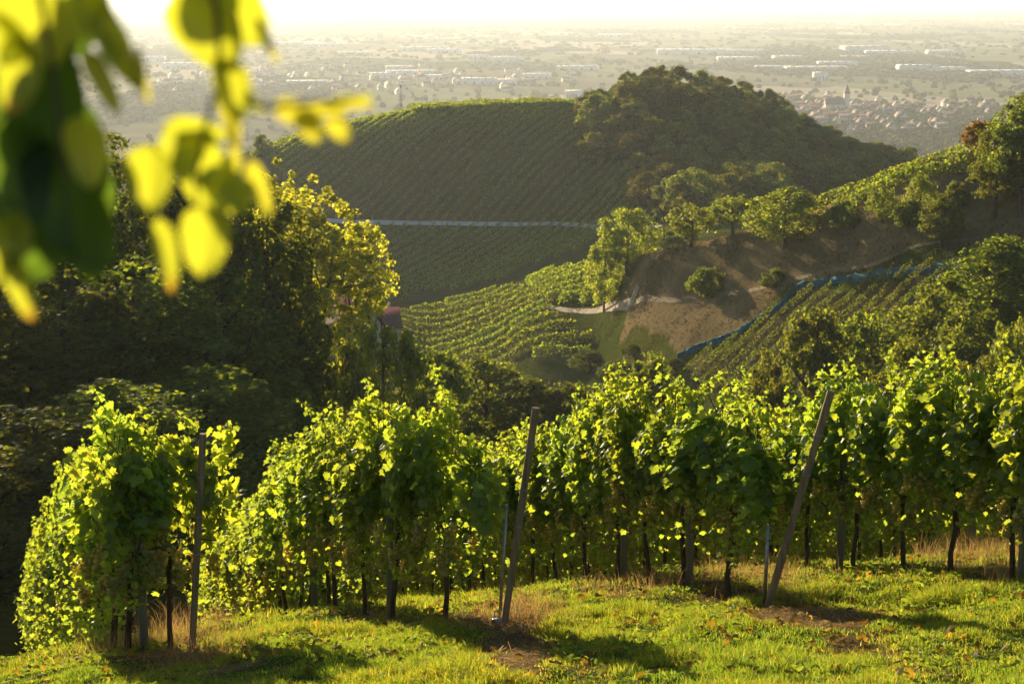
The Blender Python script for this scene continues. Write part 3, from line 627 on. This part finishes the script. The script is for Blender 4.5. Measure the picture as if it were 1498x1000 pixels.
n = len(fx); s = rs.uniform(3, 6.5, n)*np.clip(rr/2600, .8, 2.2); hsc = np.clip(2600/rr, .45, 1)
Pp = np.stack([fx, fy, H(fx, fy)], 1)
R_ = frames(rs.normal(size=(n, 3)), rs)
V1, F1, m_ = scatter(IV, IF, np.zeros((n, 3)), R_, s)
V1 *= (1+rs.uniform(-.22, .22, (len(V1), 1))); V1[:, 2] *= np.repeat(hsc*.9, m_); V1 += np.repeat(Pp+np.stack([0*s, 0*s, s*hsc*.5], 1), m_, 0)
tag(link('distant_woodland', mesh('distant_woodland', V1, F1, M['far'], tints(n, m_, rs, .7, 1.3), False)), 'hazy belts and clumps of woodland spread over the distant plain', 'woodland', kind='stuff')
print('far trees', n)
# farmhouse below the poplars
def farmhouse(g, rz, L_, W_, h1, h2, label):
    p = house_proto('farmhouse', L_, W_, h1, h2, (.8, .55, .6), (.9, .85, .8)); p.put(g, rz, (1, 1, 1), label, 'house')
    MB().box([-L_*.2, -W_*.22, h1+(h2-h1)*.6], [.9, .9, .9], tint=(1.2, 1.2, 1.2)).build('dormer', M['wall'], p.root)
def pr(px, ytop, r_, hh):
    g = at(px, ytop, r_); g[2] -= hh; return g
farmhouse(pr(497, 432, 288, 9.2), .15, 11, 9, 5, 9, 'farmhouse with a long dull red roof half hidden by the sunlit poplar')
farmhouse(pr(512, 450, 270, 7.5), -.5, 8, 7, 4.2, 7.5, 'small red-roofed outbuilding in front of the farmhouse behind the poplar leaves')
farmhouse(pr(560, 448, 276, 6.5), .2, 4.5, 6, 3.6, 6, 'narrow red-roofed barn at the right of the poplars below the shaded vineyard')

# ------------------------------------------------------------------ foreground vine rows
def bunch(seed):
    rs = np.random.default_rng(seed); P = []
    for i in range(46):
        z = rs.random()**.8; w_ = .052*(1-z*.72); a = rs.uniform(0, 6.28); q = rs.random()**.4
        P.append([math.cos(a)*w_*q, math.sin(a)*w_*q, -z*.17])
    P = np.array(P); Vv, Ff, m_ = scatter(IV, IF, P, frames(rs.normal(size=(len(P), 3)), rs), rs.uniform(.012, .0165, len(P)))
    return mesh('grape_bunch', Vv, Ff, M['grape'], tints(len(P), m_, rs, .75, 1.3, .08), True)
BU = [bunch(i) for i in range(4)]
def vine_proto(seed, shoots=3, low=.0, full=1.0, nb=14, tall=0):
    rs = np.random.default_rng(200+seed); root = empty('grapevine'); tr = MB()
    zz = np.array([-.12, .25, .55, .85, 1.0]); wx_ = np.cumsum(rs.normal(0, .022, 5)); wy = np.cumsum(rs.normal(0, .02, 5))
    tr.tube(np.stack([wx_, wy, zz], 1), [.034, .026, .024, .027, .022], 7)
    head = np.array([wx_[-1], wy[-1], 1.0])
    for s in (-1, 1):
        tr.tube([head, head+[s*.15, 0, .1], head+[s*.34, .01, .07], head+[s*.52, 0, .02]], [.014, .011, .009, .006], 5)
    canes = []
    for i in range(9):
        x0 = rs.uniform(-.52, .52); a = np.array([x0, rs.normal(0, .02), 1.03])
        pts = [a, a+[rs.normal(0, .05), rs.normal(0, .06), .4], a+[rs.normal(0, .09), rs.normal(0, .09), .85], a+[rs.normal(0, .14), rs.normal(0, .12), 1.2]]
        tr.tube(pts, [.006, .005, .004, .003], 4); canes.append(pts)
    P = []; Nn = []; Dn = []; S = []
    n = int(1300*full)
    nc = 13; cx_ = np.linspace(-.68, .68, nc)+rs.normal(0, .06, nc); ctop = rs.uniform(1.75, 2.25, nc)+.12*np.sin(cx_*5+seed); cbot = rs.uniform(.95, 1.4, nc); cyo = rs.choice([-1, 1], nc)*rs.uniform(.03, .2, nc)
    ci = rs.integers(nc, size=n); u_ = rs.beta(1.25, 1.1, n); z = cbot[ci]+(ctop[ci]-cbot[ci])*u_; lean_ = rs.normal(0, .12, nc)
    P.append(np.stack([cx_[ci]+lean_[ci]*u_+rs.normal(0, .075, n), cyo[ci]*(.5+np.sin(u_*3.1)*.8)+rs.normal(0, .06, n), z], 1))
    side = np.sign(P[0][:, 1])
    Nn.append(np.stack([rs.normal(0, .55, n), side*rs.uniform(.1, 1.2, n), rs.normal(.35, .45, n)], 1)); S.append(rs.uniform(.05, .155, n))
    n2 = int(210+350*low); z = rs.uniform(.5 if not low else .12, 1.15, n2)**(1 if low else .8)
    P.append(np.stack([rs.uniform(-.6, .6, n2), rs.normal(0, .13, n2), z], 1)); Nn.append(rs.normal(size=(n2, 3))+[0, 0, .3]); S.append(rs.uniform(.04, .095, n2))
    for k in range(shoots+tall):
        big = k >= shoots; x0 = rs.uniform(-.5, .5) if not big else .0; y0 = rs.normal(0, .08); ln = rs.uniform(.12, .42) if not big else .62
        dx, dy = rs.normal(0, .35, 2) if not big else (-.25, 0.); m = int(ln*75)
        t_ = np.linspace(0, 1, m)**.8; zz = 2.14+t_*ln; xx = x0+dx*t_*ln+(.0); yy = y0+dy*t_*ln
        tr.tube([[x0, y0, 1.9], [x0, y0, 2.14], [x0+dx*.5*ln, y0+dy*.5*ln, 2.14+ln*.5], [x0+dx*ln, y0+dy*ln, 2.14+ln]], [.005, .004, .003, .002], 4)
        off = rs.normal(0, .055, (m, 2))*(1.1-.5*t_)[:, None]
        P.append(np.stack([xx+off[:, 0], yy+off[:, 1], zz], 1)); Nn.append(rs.normal(size=(m, 3))*.6+[0, 0, .5]+np.stack([off[:, 0]*8, off[:, 1]*8, 0*t_], 1)); S.append((.105-.06*t_)*rs.uniform(.8, 1.2, m))
    P = np.concatenate(P); Nn = np.concatenate(Nn); S = np.concatenate(S); m = len(P)
    Dn = np.stack([rs.normal(0, .5, m), rs.normal(0, .4, m), -np.ones(m)], 1)
    Vv, Ff, m_ = scatter(*VL, P, frames(Nn, rs, Dn), S)
    Vv += (rs.random(Vv.shape)-.5)*.008
    T = tints(m, m_, rs, .8, 1.15, .10)
    kids = [tr.build('trunk', M['vbark'], root, True), link('foliage', mesh('foliage', Vv, Ff, M['vine'], T, True), root)]
    for k in range(nb):
        o = link('grape_bunch', BU[rs.integers(4)], root, (rs.uniform(-.5, .5), rs.choice([-1, 1])*rs.uniform(.06, .2), rs.uniform(.82, 1.15)))
        o.rotation_euler = (rs.normal(0, .12), rs.normal(0, .12), rs.uniform(0, 6)); s_ = rs.uniform(1.0, 1.5); o.scale = (s_, s_, s_); kids.append(o)
    return Proto(root, kids)
VP = [vine_proto(i, shoots=int(4+i % 4)) for i in range(7)]
VLOW = [vine_proto(20+i, shoots=3, low=1.0, full=1.05) for i in range(3)]
VT = vine_proto(40, shoots=4, tall=1, full=1.1); VT2 = vine_proto(41, shoots=3, tall=1, full=1.1)
for v in VP+VLOW+[VT, VT2]: v.root['proto'] = 1
ROWD = np.array([-.325, .946]); ROWD /= np.linalg.norm(ROWD); RA = math.atan2(ROWD[1], ROWD[0])
ends = [hit(280, 948)[:2], hit(736, 906)[:2], hit(1124, 888)[:2]]
print('row ends', ends)
e3 = ends[2]; rown = np.array([ROWD[1], -ROWD[0]])
RSP = 2.35
for k in range(1, 8): ends.append(e3 + rown*RSP*k + ROWD*(-1.2+.3*k))
def pr_(px, r_):
    a_ = float(az_of(px, 880)); return np.array([math.sin(a_)*r_, math.cos(a_)*r_])
def densify(P):
    P = np.array(P); d = np.r_[0, np.cumsum(np.hypot(*np.diff(P, axis=0).T))]; t_ = np.arange(0, d[-1], .1)
    Q = np.stack([pchip(d, P[:, 0], t_), pchip(d, P[:, 1], t_)], 1)
    for _ in range(30): Q[1:-1] = (Q[:-2]+Q[1:-1]*2+Q[2:])/4
    return Q
ROWS = [densify([ends[0], pr_(214, 16.3), pr_(152, 19.0), pr_(100, 24), pr_(66, 30), pr_(54, 34)]), densify([ends[1], pr_(652, 15.8), pr_(571, 16.6), pr_(462, 20), pr_(388, 25), pr_(330, 31), pr_(300, 37)])]
ROWS += [E+ROWD*np.arange(0, 24, .1)[:, None] for E in ends[2:]]
def rp(q, s):
    Q = ROWS[q]; f_ = np.clip(np.asarray(s)/.1, 0, len(Q)-1.001); return np.stack([np.interp(f_, np.arange(len(Q)), Q[:, 0]), np.interp(f_, np.arange(len(Q)), Q[:, 1])], -1)
ordw = ['first (leftmost)', 'second', 'third', 'fourth', 'fifth', 'sixth', 'seventh', 'eighth', 'ninth', 'tenth']
where = ['leafy grapevine in the leftmost row, which drops away in front of the dark wood', 'leafy grapevine in the row ending at the leaning middle post',
 'leafy grapevine in the row ending at the most tilted post on the right', 'leafy grapevine in the row just behind the most tilted post, reaching the right edge',
 'grapevine in the second row behind the most tilted post', 'grapevine in the third row behind the most tilted post', 'grapevine in the fourth row behind the most tilted post',
 'grapevine in the fifth row behind the most tilted post', 'grapevine in the sixth row behind the most tilted post', 'grapevine in the rearmost row']
rs = np.random.default_rng(77)
for q, E in enumerate(ends):
    s = (.3, .85, .85)[q] if q < 3 else .45; i = 0
    while s < min(23.5, len(ROWS[q])*.1-.3):
        p = rp(q, s); tg = rp(q, s+.3)-rp(q, s-.3); RA = math.atan2(tg[1], tg[0]); z = float(H(*p)); px, py = project(p[0], p[1], z+1.2)
        if -120 < px < 1640:
            pr_ = VLOW[i % 3] if (q == 0 and s > 3) or (q == 1 and s > 9) else VP[rs.integers(7)]
            lb = where[q]
            if q == 1 and i == 0: pr_ = VT; lb = 'grapevine with the tallest upright shoot of the middle row, beside the leaning middle post'
            if q == 2 and i == 0: pr_ = VT2; lb = 'grapevine with a long shoot rising over the most tilted post'
            sc_ = rs.uniform(.86, .99) + (.05 if q == 0 else 0)
            pr_.put((p[0], p[1], z), RA+(math.pi if rs.random() < .5 else 0)+rs.normal(0, .05), (1.0, rs.uniform(.9, 1.15)*(1.2 if q == 0 and i < 3 else 1), sc_+(.05 if q == 0 and i < 4 else 0)), lb, 'grapevine', 'grapevines in the foreground rows')
        s += rs.uniform(.92, 1.04); i += 1
# wires
for q, E in enumerate(ends[:5]):
    for hgt in (.78, 1.12, 1.55):
        s = np.arange(0, min(23, len(ROWS[q])*.1-.5), .5); L_ = rp(q, s)
        ks = np.arange(0, 27.7, 4.6); z = pchip(ks, H(*rp(q, ks).T), s)+hgt
        o = MB().tube(np.stack([L_[:, 0], L_[:, 1], z], 1), .0022, 4).build('trellis_wire', M['steel'])
        tag(o, 'thin steel wire strung through the %s vine row' % ordw[q], 'wire', 'trellis wires')
# posts
def beam(mb, a, b, wx_, wy, tint=None, n=6):
    a = np.array(a, float); b = np.array(b, float); d = (b-a)/np.linalg.norm(b-a); x_ = np.cross([0, 1, 0], d); x_ /= np.linalg.norm(x_); y_ = np.cross(d, x_)
    mb.box((a+b)/2, [wx_, wy, np.linalg.norm(b-a)], np.stack([x_, y_, d], 1), tint)
def end_post(q, bx, by, tx, ty, mat, wd, label, seed):
    E = hit(bx, by); r_ = math.hypot(E[0], E[1]); T = at(tx, ty, r_-.06)
    root = empty('vineyard_post', E); rs = np.random.default_rng(seed)
    v = T-E; k = 9; pts = [v*t for t in np.linspace(-.12, 1, k)]
    mb = MB(); n = 10; mb.tube(pts, wd/2*(1+rs.normal(0, .02, k)), n); mb.build('shaft', M[mat], root)
    for h_ in (.45, .62, .8):
        c = v*h_; w_ = MB(); th = np.linspace(0, 2*math.pi*2.5, 26)
        w_.tube(np.stack([c[0]+np.cos(th)*(wd/2+.004), c[1]+np.sin(th)*(wd/2+.004), c[2]+np.linspace(0, .03, 26)], 1), .0022, 4, cap=False).build('wire_loop', M['steel'], root)
    tag(root, label, 'post', 'end posts of the foreground rows')
end_post(0, 281, 952, 297, 634, 'post', .068, 'dark upright wooden end post at the leftmost vine row', 1)
end_post(1, 738, 910, 784, 596, 'post', .068, 'slightly leaning wooden end post of the middle vine row', 2)
end_post(2, 1122, 890, 1216, 572, 'post', .072, 'most tilted wooden end post, in front of the right vine row', 3)
def stake(px, py, tx, ty, label, wd=.03):
    E = hit(px, py); T = at(tx, ty, math.hypot(E[0], E[1])-.02)-E; root = empty('metal_stake', E)
    mb = MB(); beam(mb, T*-.1, T, wd, wd*.6); mb.build('shaft', M['steel'], root)
    MB().tube([T*.97+[-.03, -.01, 0], T*.97+[.03, -.01, .01]], .004, 4).build('hook', M['steel'], root); tag(root, label, 'stake', 'thin stakes')
stake(731, 905, 741, 738, 'thin grey stake standing just left of the slightly leaning middle post')
stake(1118, 888, 1124, 768, 'thin grey stake at the foot of the most tilted post')
def mid_post(q, s, hgt, label, mat='cpost', wd=.075):
    p = rp(q, s); g = np.array([p[0], p[1], float(H(*p))]); root = empty('trellis_post', g)
    mb = MB(); beam(mb, [0, 0, -.2], [0.01, 0, hgt], wd, wd*.8); mb.build('shaft', M[mat], root)
    for h_ in (.78, 1.12, 1.55): MB().box([0, -wd*.4-.006, h_], [wd+.01, .012, .02]).build('wire_clip', M['steel'], root)
    tag(root, label, 'post', 'intermediate posts of the foreground rows')
def s_for(q, px):
    s = np.linspace(0, 23, 600); L_ = rp(q, s); X, _ = project(L_[:, 0], L_[:, 1], H(L_[:, 0], L_[:, 1])); return float(s[np.argmin(abs(X-px))])
for q, px, lb in ((0, 212, 'grey intermediate post in the leftmost row, left of the dark end post'), (0, 130, 'short grey post far down the leftmost vine row'), (1, 571, 'pale grey square post in the middle row between the two dark wooden posts'),
    (1, 460, 'grey post further down the middle row'), (2, 912, 'grey post in the right row between the leaning and the most tilted post'), (2, 1007, 'grey post half hidden by foliage, left of the most tilted post'), (3, 1227, 'tall pale post just right of the most tilted post'), (3, 1492, 'grey post at the right edge of the picture'),
    (4, 1420, 'slim grey post behind the rightmost trunks'), (4, 1180, 'grey post seen under the leaves behind the most tilted post')):
    mid_post(q, s_for(q, px), 1.95, lb)
# blue tag on the ground by the middle post
g = hit(727, 912); o = MB().box([0, 0, .03], [.09, .05, .04]).tube([[-.03, 0, .05], [-.02, 0, .12], [.03, .0, .13]], .006, 5).build('plastic_clip', M['blue'], loc=g); tag(o, 'small bright blue plastic scrap lying at the foot of the middle post', 'plastic scrap')

# ------------------------------------------------------------------ grass
def blades(P, hgt, wid, bend, rs, tintv):
    n = len(P); a = rs.uniform(0, 6.28, n); c, s = np.cos(a), np.sin(a); b = rs.uniform(0, 6.28, n); bx, by = np.cos(b)*bend*hgt, np.sin(b)*bend*hgt
    h = hgt; wv = wid[:, None]*np.stack([c, s, 0*c], 1); o = np.stack([bx, by, 0*bx], 1); z = np.stack([0*h, 0*h, h], 1)
    p0, p1 = P-wv/2, P+wv/2; m0, m1 = P+z*.6+o*.35-wv*.4, P+z*.6+o*.35+wv*.4; tp = P+z*(1-.25*bend[:, None]**2)+o
    V = np.stack([p0, p1, m1, m0, tp], 1).reshape(-1, 3); i = np.arange(n)[:, None]*5
    F = np.concatenate([i+[0, 1, 2], i+[0, 2, 3], i+[3, 2, 4]]); return V, F, np.repeat(tintv, 5, 0)
def spread(n, r0, r1, rs, hw=.335):
    r_ = np.sqrt(rs.uniform(r0*r0, r1*r1, n)); t_ = rs.uniform(-hw, hw, n); return np.sin(t_)*r_, np.cos(t_)*r_
rs = np.random.default_rng(9); Vs = []; Fs = []; Ts = []; off = 0
for n, r0, r1, wsc in ((400000, 9.6, 17, 1.0), (130000, 17, 26, 1.5), (40000, 26, 42, 2.4)):
    x_, y_ = spread(n, r0, r1, rs); bare = near_cols(x_, y_); k = rs.random(n) > bare*.97
    x_, y_, bare = x_[k], y_[k], bare[k]; n = len(x_)
    cl = fnoise(x_, y_, .38, 3); cl2 = fnoise(x_+50, y_, 1.6, 3)
    k = rs.random(n) < .32+1.6*np.clip(cl-.25, 0, 1); x_, y_, bare, cl, cl2 = [q[k] for q in (x_, y_, bare, cl, cl2)]; n = len(x_)
    h = (.02+.27*np.clip(cl-.33, 0, 1)*(.3+cl2)+.12*np.clip(cl2-.56, 0, 1))*rs.uniform(.5, 1.35, n)*(1-.6*bare)
    t_ = np.stack([.75+.5*cl2+.15*rs.random(n), .85+.25*rs.random(n), .8+.2*rs.random(n)], 1)*(.75+.5*rs.random(n))[:, None]
    dr = rs.random(n) < .07+.25*bare; t_[dr] = t_[dr]*[2.6, 1.5, 2.2]
    V, F, T = blades(np.stack([x_, y_, H(x_, y_)-.01], 1), h, rs.uniform(.004, .009, n)*wsc, rs.uniform(.1, .9, n), rs, t_)
    Vs.append(V); Fs.append(F+off); Ts.append(T); off += len(V)
tag(link('grass', mesh('grass', np.concatenate(Vs), np.concatenate(Fs), M['grass'], np.concatenate(Ts))), 'short sunlit green grass covering the slope in front of the vines', 'grass', kind='stuff')
# dry weeds in named patches
def px_blob(n, cx, cy_, sx, sy, rs):
    # scatter around a ground point, spread measured on the ground
    g = hit(cx, cy_); r_ = math.hypot(g[0], g[1]); return g[0]+rs.normal(0, sx/FPX*r_, n), g[1]+rs.normal(0, sy*.045, n)
Vs = []; Fs = []; Ts = []; off = 0
for n, cx, cy_, sx, sy, h0, in ((2600, 230, 945, 45, 12, .34), (1500, 300, 960, 30, 12, .26), (900, 180, 925, 40, 10, .25), (1300, 770, 900, 28, 12, .26), (700, 700, 905, 40, 6, .14), (1600, 850, 835, 60, 12, .26), (2000, 980, 850, 90, 9, .22), (1500, 1080, 850, 50, 9, .26), (900, 1150, 870, 25, 8, .2), (1300, 1240, 810, 60, 12, .24), (2400, 1440, 815, 45, 16, .32), (1500, 1490, 845, 25, 10, .26), (600, 1380, 830, 40, 8, .2), (500, 560, 895, 60, 5, .12), (500, 290, 890, 60, 8, .2), (500, 400, 890, 40, 6, .25)):
    n = int(n*.6); x_, y_ = px_blob(n, cx, cy_, sx*1.25, sy*1.2, rs); x_ = x_+(vnoise(x_*7, y_*7)-.5)*.12
    t_ = np.stack([.9+.3*rs.random(n), .8+.35*rs.random(n), .8+.4*rs.random(n)], 1)*(.6+.6*rs.random(n))[:, None]
    V, F, T = blades(np.stack([x_, y_, H(x_, y_)-.01], 1), h0*rs.uniform(.2, 1.25, n)*(.55+.9*vnoise(x_, y_, .15)), rs.uniform(.0022, .0045, n), rs.uniform(.1, 1.1, n), rs, t_)
    Vs.append(V); Fs.append(F+off); Ts.append(T); off += len(V)
tag(link('dry_weeds', mesh('dry_weeds', np.concatenate(Vs), np.concatenate(Fs), M['dry'], np.concatenate(Ts))), 'orange brown dried grass and weeds around the feet of the posts and trunks', 'dry weeds', kind='stuff')
# straw litter lying flat
x_, y_ = spread(60000, 10.4, 19, rs); k = rs.random(len(x_)) < near_cols(x_, y_)*.8; x_, y_ = x_[k], y_[k]; n = len(x_)
P = np.stack([x_, y_, H(x_, y_)+rs.uniform(.004, .03, n)], 1); ST = (np.array([[-.5, -.02, 0], [.5, -.02, .03], [.5, .02, .03], [-.5, .02, 0]]), [[0, 1, 2, 3]])
Vv, Ff, m_ = scatter(*ST, P, frames(rs.normal(0, .25, (n, 3))+[0, .25, 1], rs), rs.uniform(.04, .17, n))
tag(link('straw_litter', mesh('straw_litter', Vv, Ff, M['dry'], tints(n, m_, rs, .45, 1.1))), 'dry straw and cuttings littering the bare patches at the row ends', 'straw', kind='stuff')
# rough grass on the middle slopes
rs = np.random.default_rng(91); n = 260000; r_ = np.sqrt(rs.uniform(140**2, 350**2, n)); a_ = rs.uniform(-.12, .34, n); x_, y_ = np.sin(a_)*r_, np.cos(a_)*r_
br = inpoly(x_, y_, BROWN) | ((a_ > az_of(925)) & (r_ > 200) & (r_ < 262)); ex = inpoly(x_, y_, NETF) | inpoly(x_, y_, TERR)
cl = fnoise(x_, y_, 5, 4); k = (rs.random(n) < np.clip((cl-.3)*2.6, .12, 1)) & (~ex | (rs.random(n) < .3)); x_, y_, br, cl = x_[k], y_[k], br[k], cl[k]; n = len(x_)
h = rs.uniform(.08, .26, n)*(.4+1.2*cl); tt = np.where(br[:, None], [[.82, .72, .62]], [[.42, .52, .4]])*rs.uniform(.6, 1.05, n)[:, None]
V, F, T = blades(np.stack([x_, y_, H(x_, y_)-.03], 1), h, rs.uniform(.10, .25, n), rs.uniform(.1, .8, n), rs, tt)
tag(link('slope_grass', mesh('slope_grass', V, F, M['straw'], T)), 'rough dry grass growing over the brown and green middle slopes', 'rough grass', kind='stuff')
# fallen leaves
x_, y_ = spread(1500, 10, 20, rs); n = len(x_); P = np.stack([x_, y_, H(x_, y_)+rs.uniform(.03, .07, n)], 1)
Vv, Ff, m_ = scatter(*VL, P, frames(rs.normal(0, .35, (n, 3))+[0, 0, 1], rs), rs.uniform(.05, .1, n))
tag(link('fallen_leaves', mesh('fallen_leaves', Vv, Ff, M['autumn'], tints(n, m_, rs, .5, 1.3))), 'dry fallen vine leaves lying in the grass', 'fallen leaves', kind='stuff')
# broad-leaved weeds
x_, y_ = spread(42000, 10.4, 24, rs); k = (fnoise(x_+9, y_, .6, 3) > .56) & (near_cols(x_, y_) < .75); x_, y_ = x_[k], y_[k]; n = len(x_)
P = np.stack([x_, y_, H(x_, y_)+rs.uniform(.01, .09, n)], 1); LF = (np.array([[-.0, -.6, 0], [.28, -.1, .05], [.22, .35, .03], [0, .6, -.06], [-.22, .35, .03], [-.28, -.1, .05]]), [[0, 1, 2, 3], [0, 3, 4, 5]])
Vv, Ff, m_ = scatter(*LF, P, frames(rs.normal(0, .55, (n, 3))+[0, 0, 1], rs), rs.uniform(.02, .06, n))
tag(link('low_weeds', mesh('low_weeds', Vv, Ff, M['grass'], tints(n, m_, rs, .6, 1.1, .05))), 'low broad-leaved weeds and clover scattered through the grass', 'weeds', kind='stuff')

# ------------------------------------------------------------------ blurred leaves close to the lens
def close_branch(rootname, label, stem, leaves, seed, ds=1.0):
    stem = [(a, b, c*ds) for a, b, c in stem]; leaves = [(*l[:5], l[5]*ds, *l[6:]) for l in leaves]
    root = empty(rootname, (0, 0, 0)); rs = np.random.default_rng(seed)
    base = at(stem[0][0], stem[0][1], stem[0][2]); root.location = base
    MB().tube([at(*s)-base for s in stem], np.linspace(.0028, .001, len(stem)), 6).build('stem', M['bark'], root)
    for (cx, cy_, L_, W_, ang, r_, face, tn) in leaves:
        c = at(cx, cy_, r_)-base; sL = .92*L_/FPX*r_; sW = .9*W_/FPX*r_
        u = np.linspace(-1, 1, 11); V = []; K = 7
        for t_ in u:
            wv = sW/2*math.sqrt(max(0, 1-abs(t_)**2.2))*(1-.28*t_) + sW*.01
            for j in range(K):
                v = j/(K-1)*2-1; V.append([v*wv, -t_*sL/2, -.18*sW*(1-abs(v))+.08*sL*t_*t_+.02*sW*math.sin(9*t_+3*v)])
        V = np.array(V); a = math.radians(ang)          # ang: 0 = tip straight down, + = tip to the right
        Rz = np.array([[math.cos(a), -math.sin(a), 0], [math.sin(a), math.cos(a), 0], [0, 0, 1]])
        V = V@Rz.T
        f1, f2 = face                                    # turn about the vertical and about the horizontal
        V3 = np.stack([V[:, 0], -V[:, 2], V[:, 1]], 1)
        cz, sz = math.cos(f1), math.sin(f1); cx_, sx_ = math.cos(f2), math.sin(f2)
        V3 = V3@np.array([[cz, -sz, 0], [sz, cz, 0], [0, 0, 1]]).T@np.array([[1, 0, 0], [0, cx_, -sx_], [0, sx_, cx_]]).T
        idx = np.arange(11*K).reshape(11, K); F = np.stack([idx[:-1, :-1], idx[1:, :-1], idx[1:, 1:], idx[:-1, 1:]], 2).reshape(-1, 4)
        tt = np.repeat(u, K)[:, None]; tip = np.clip((tt-.55)*2.2, 0, 1) if tn == 2 else 0*tt
        T = np.ones((len(V), 3)) if tn != 1 else np.tile([1.05, .95, 1.05], (len(V), 1)); T = T*(np.array([.22, .36, .45]) if tn == 3 else 1); T = T*(1-tip)+np.array([1.35, .68, 1.3])*tip  # darkest tint paints the shade inside the leaf mass into the leaf colour
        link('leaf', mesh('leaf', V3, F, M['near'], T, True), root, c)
    tag(root, label, 'branch'); return root
D = 1.15
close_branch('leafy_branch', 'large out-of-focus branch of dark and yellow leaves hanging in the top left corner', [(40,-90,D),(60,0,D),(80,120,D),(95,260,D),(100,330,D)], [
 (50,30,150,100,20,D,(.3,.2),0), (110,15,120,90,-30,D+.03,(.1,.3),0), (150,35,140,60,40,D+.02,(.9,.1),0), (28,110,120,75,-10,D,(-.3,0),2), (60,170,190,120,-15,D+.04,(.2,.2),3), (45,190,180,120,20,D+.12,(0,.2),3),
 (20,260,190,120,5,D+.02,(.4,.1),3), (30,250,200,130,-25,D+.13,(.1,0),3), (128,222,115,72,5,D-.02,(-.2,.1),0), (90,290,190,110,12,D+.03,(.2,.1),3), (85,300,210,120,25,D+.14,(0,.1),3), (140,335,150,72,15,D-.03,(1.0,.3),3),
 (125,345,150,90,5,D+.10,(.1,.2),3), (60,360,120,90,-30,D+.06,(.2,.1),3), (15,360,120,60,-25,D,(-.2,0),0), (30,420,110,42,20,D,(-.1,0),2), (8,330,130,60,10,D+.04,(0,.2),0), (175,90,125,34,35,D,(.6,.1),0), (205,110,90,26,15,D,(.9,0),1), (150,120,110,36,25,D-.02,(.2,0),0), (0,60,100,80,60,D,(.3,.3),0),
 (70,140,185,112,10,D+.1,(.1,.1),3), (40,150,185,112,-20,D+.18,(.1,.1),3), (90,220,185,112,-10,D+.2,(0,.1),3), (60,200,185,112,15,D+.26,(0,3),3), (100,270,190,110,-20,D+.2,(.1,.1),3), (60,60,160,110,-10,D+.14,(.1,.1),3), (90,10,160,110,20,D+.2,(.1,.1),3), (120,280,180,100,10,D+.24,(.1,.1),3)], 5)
close_branch('leafy_branch', 'out-of-focus spray of bright yellow green leaves hanging just right of the corner branch', [(300,-60,1.2),(318,20,1.2),(322,110,1.2),(300,190,1.2),(285,260,1.2),(290,300,1.2)], [
 (305,42,150,110,35,1.2,(-.2,.1),0), (355,25,110,80,30,1.22,(.4,.3),0), (290,5,110,90,-40,1.24,(.2,.2),0), (342,132,100,60,12,1.19,(-.1,.1),0), (370,150,55,20,45,1.18,(.9,.2),0), (328,150,160,26,12,1.2,(.7,0),1),
 (343,205,120,22,0,1.2,(.7,0),1), (218,262,112,74,-5,1.18,(-.2,.1),0), (285,232,110,86,20,1.2,(.5,.4),0), (300,260,110,80,10,1.27,(.1,.1),0), (255,215,90,50,-30,1.24,(.2,.3),0), (300,352,118,78,-8,1.17,(-.1,.1),0), (244,372,120,40,8,1.18,(-.1,0),2), (325,270,100,60,15,1.25,(.2,.1),0), (378,275,95,32,20,1.19,(.5,0),1), (285,190,110,40,70,1.21,(.5,.3),0), (390,60,80,16,25,1.2,(.4,0),1), (345,285,70,46,30,1.22,(0,.1),0)], 6)
close_branch('leafy_branch', 'thin out-of-focus twig with yellow and orange leaves pointing right', [(360,150,1.15),(400,158,1.15),(450,150,1.15),(500,146,1.15)], [
 (440,168,90,40,70,1.15,(-.2,.1),1), (452,185,60,36,30,1.14,(0,.1),1), (496,190,46,30,35,1.15,(0,0),1), (508,146,86,22,88,1.15,(.3,1.0),0), (480,160,60,26,75,1.16,(.1,.3),1), (515,150,70,22,85,1.16,(.1,.2),1)], 7)

# ------------------------------------------------------------------ air
hz = MB().box([0, 29000, -70], [64000, 64000, 176]).build('haze', None)
m, t, out = newmat('haze_air'); pv = N(t, 'ShaderNodeVolumePrincipled')
pv.inputs['Color'].default_value = (.76, .86, 1.0, 1); pv.inputs['Density'].default_value = .00008; pv.inputs['Anisotropy'].default_value = .38
t.links.new(pv.outputs[0], out.inputs['Volume']); hz.data.materials.clear(); hz.data.materials.append(m)
tag(hz, 'pale warm evening haze over the plain and hills', 'haze', kind='stuff')
for P_ in NEAR+BRT+MIDT+YEL+FRUIT+SHRUB+WOOD+AUT+VP+VLOW+[VT, VT2, EP, SH]+HS: P_.drop()
for o in C.objects:
    if 'proto' in o: del o['proto']
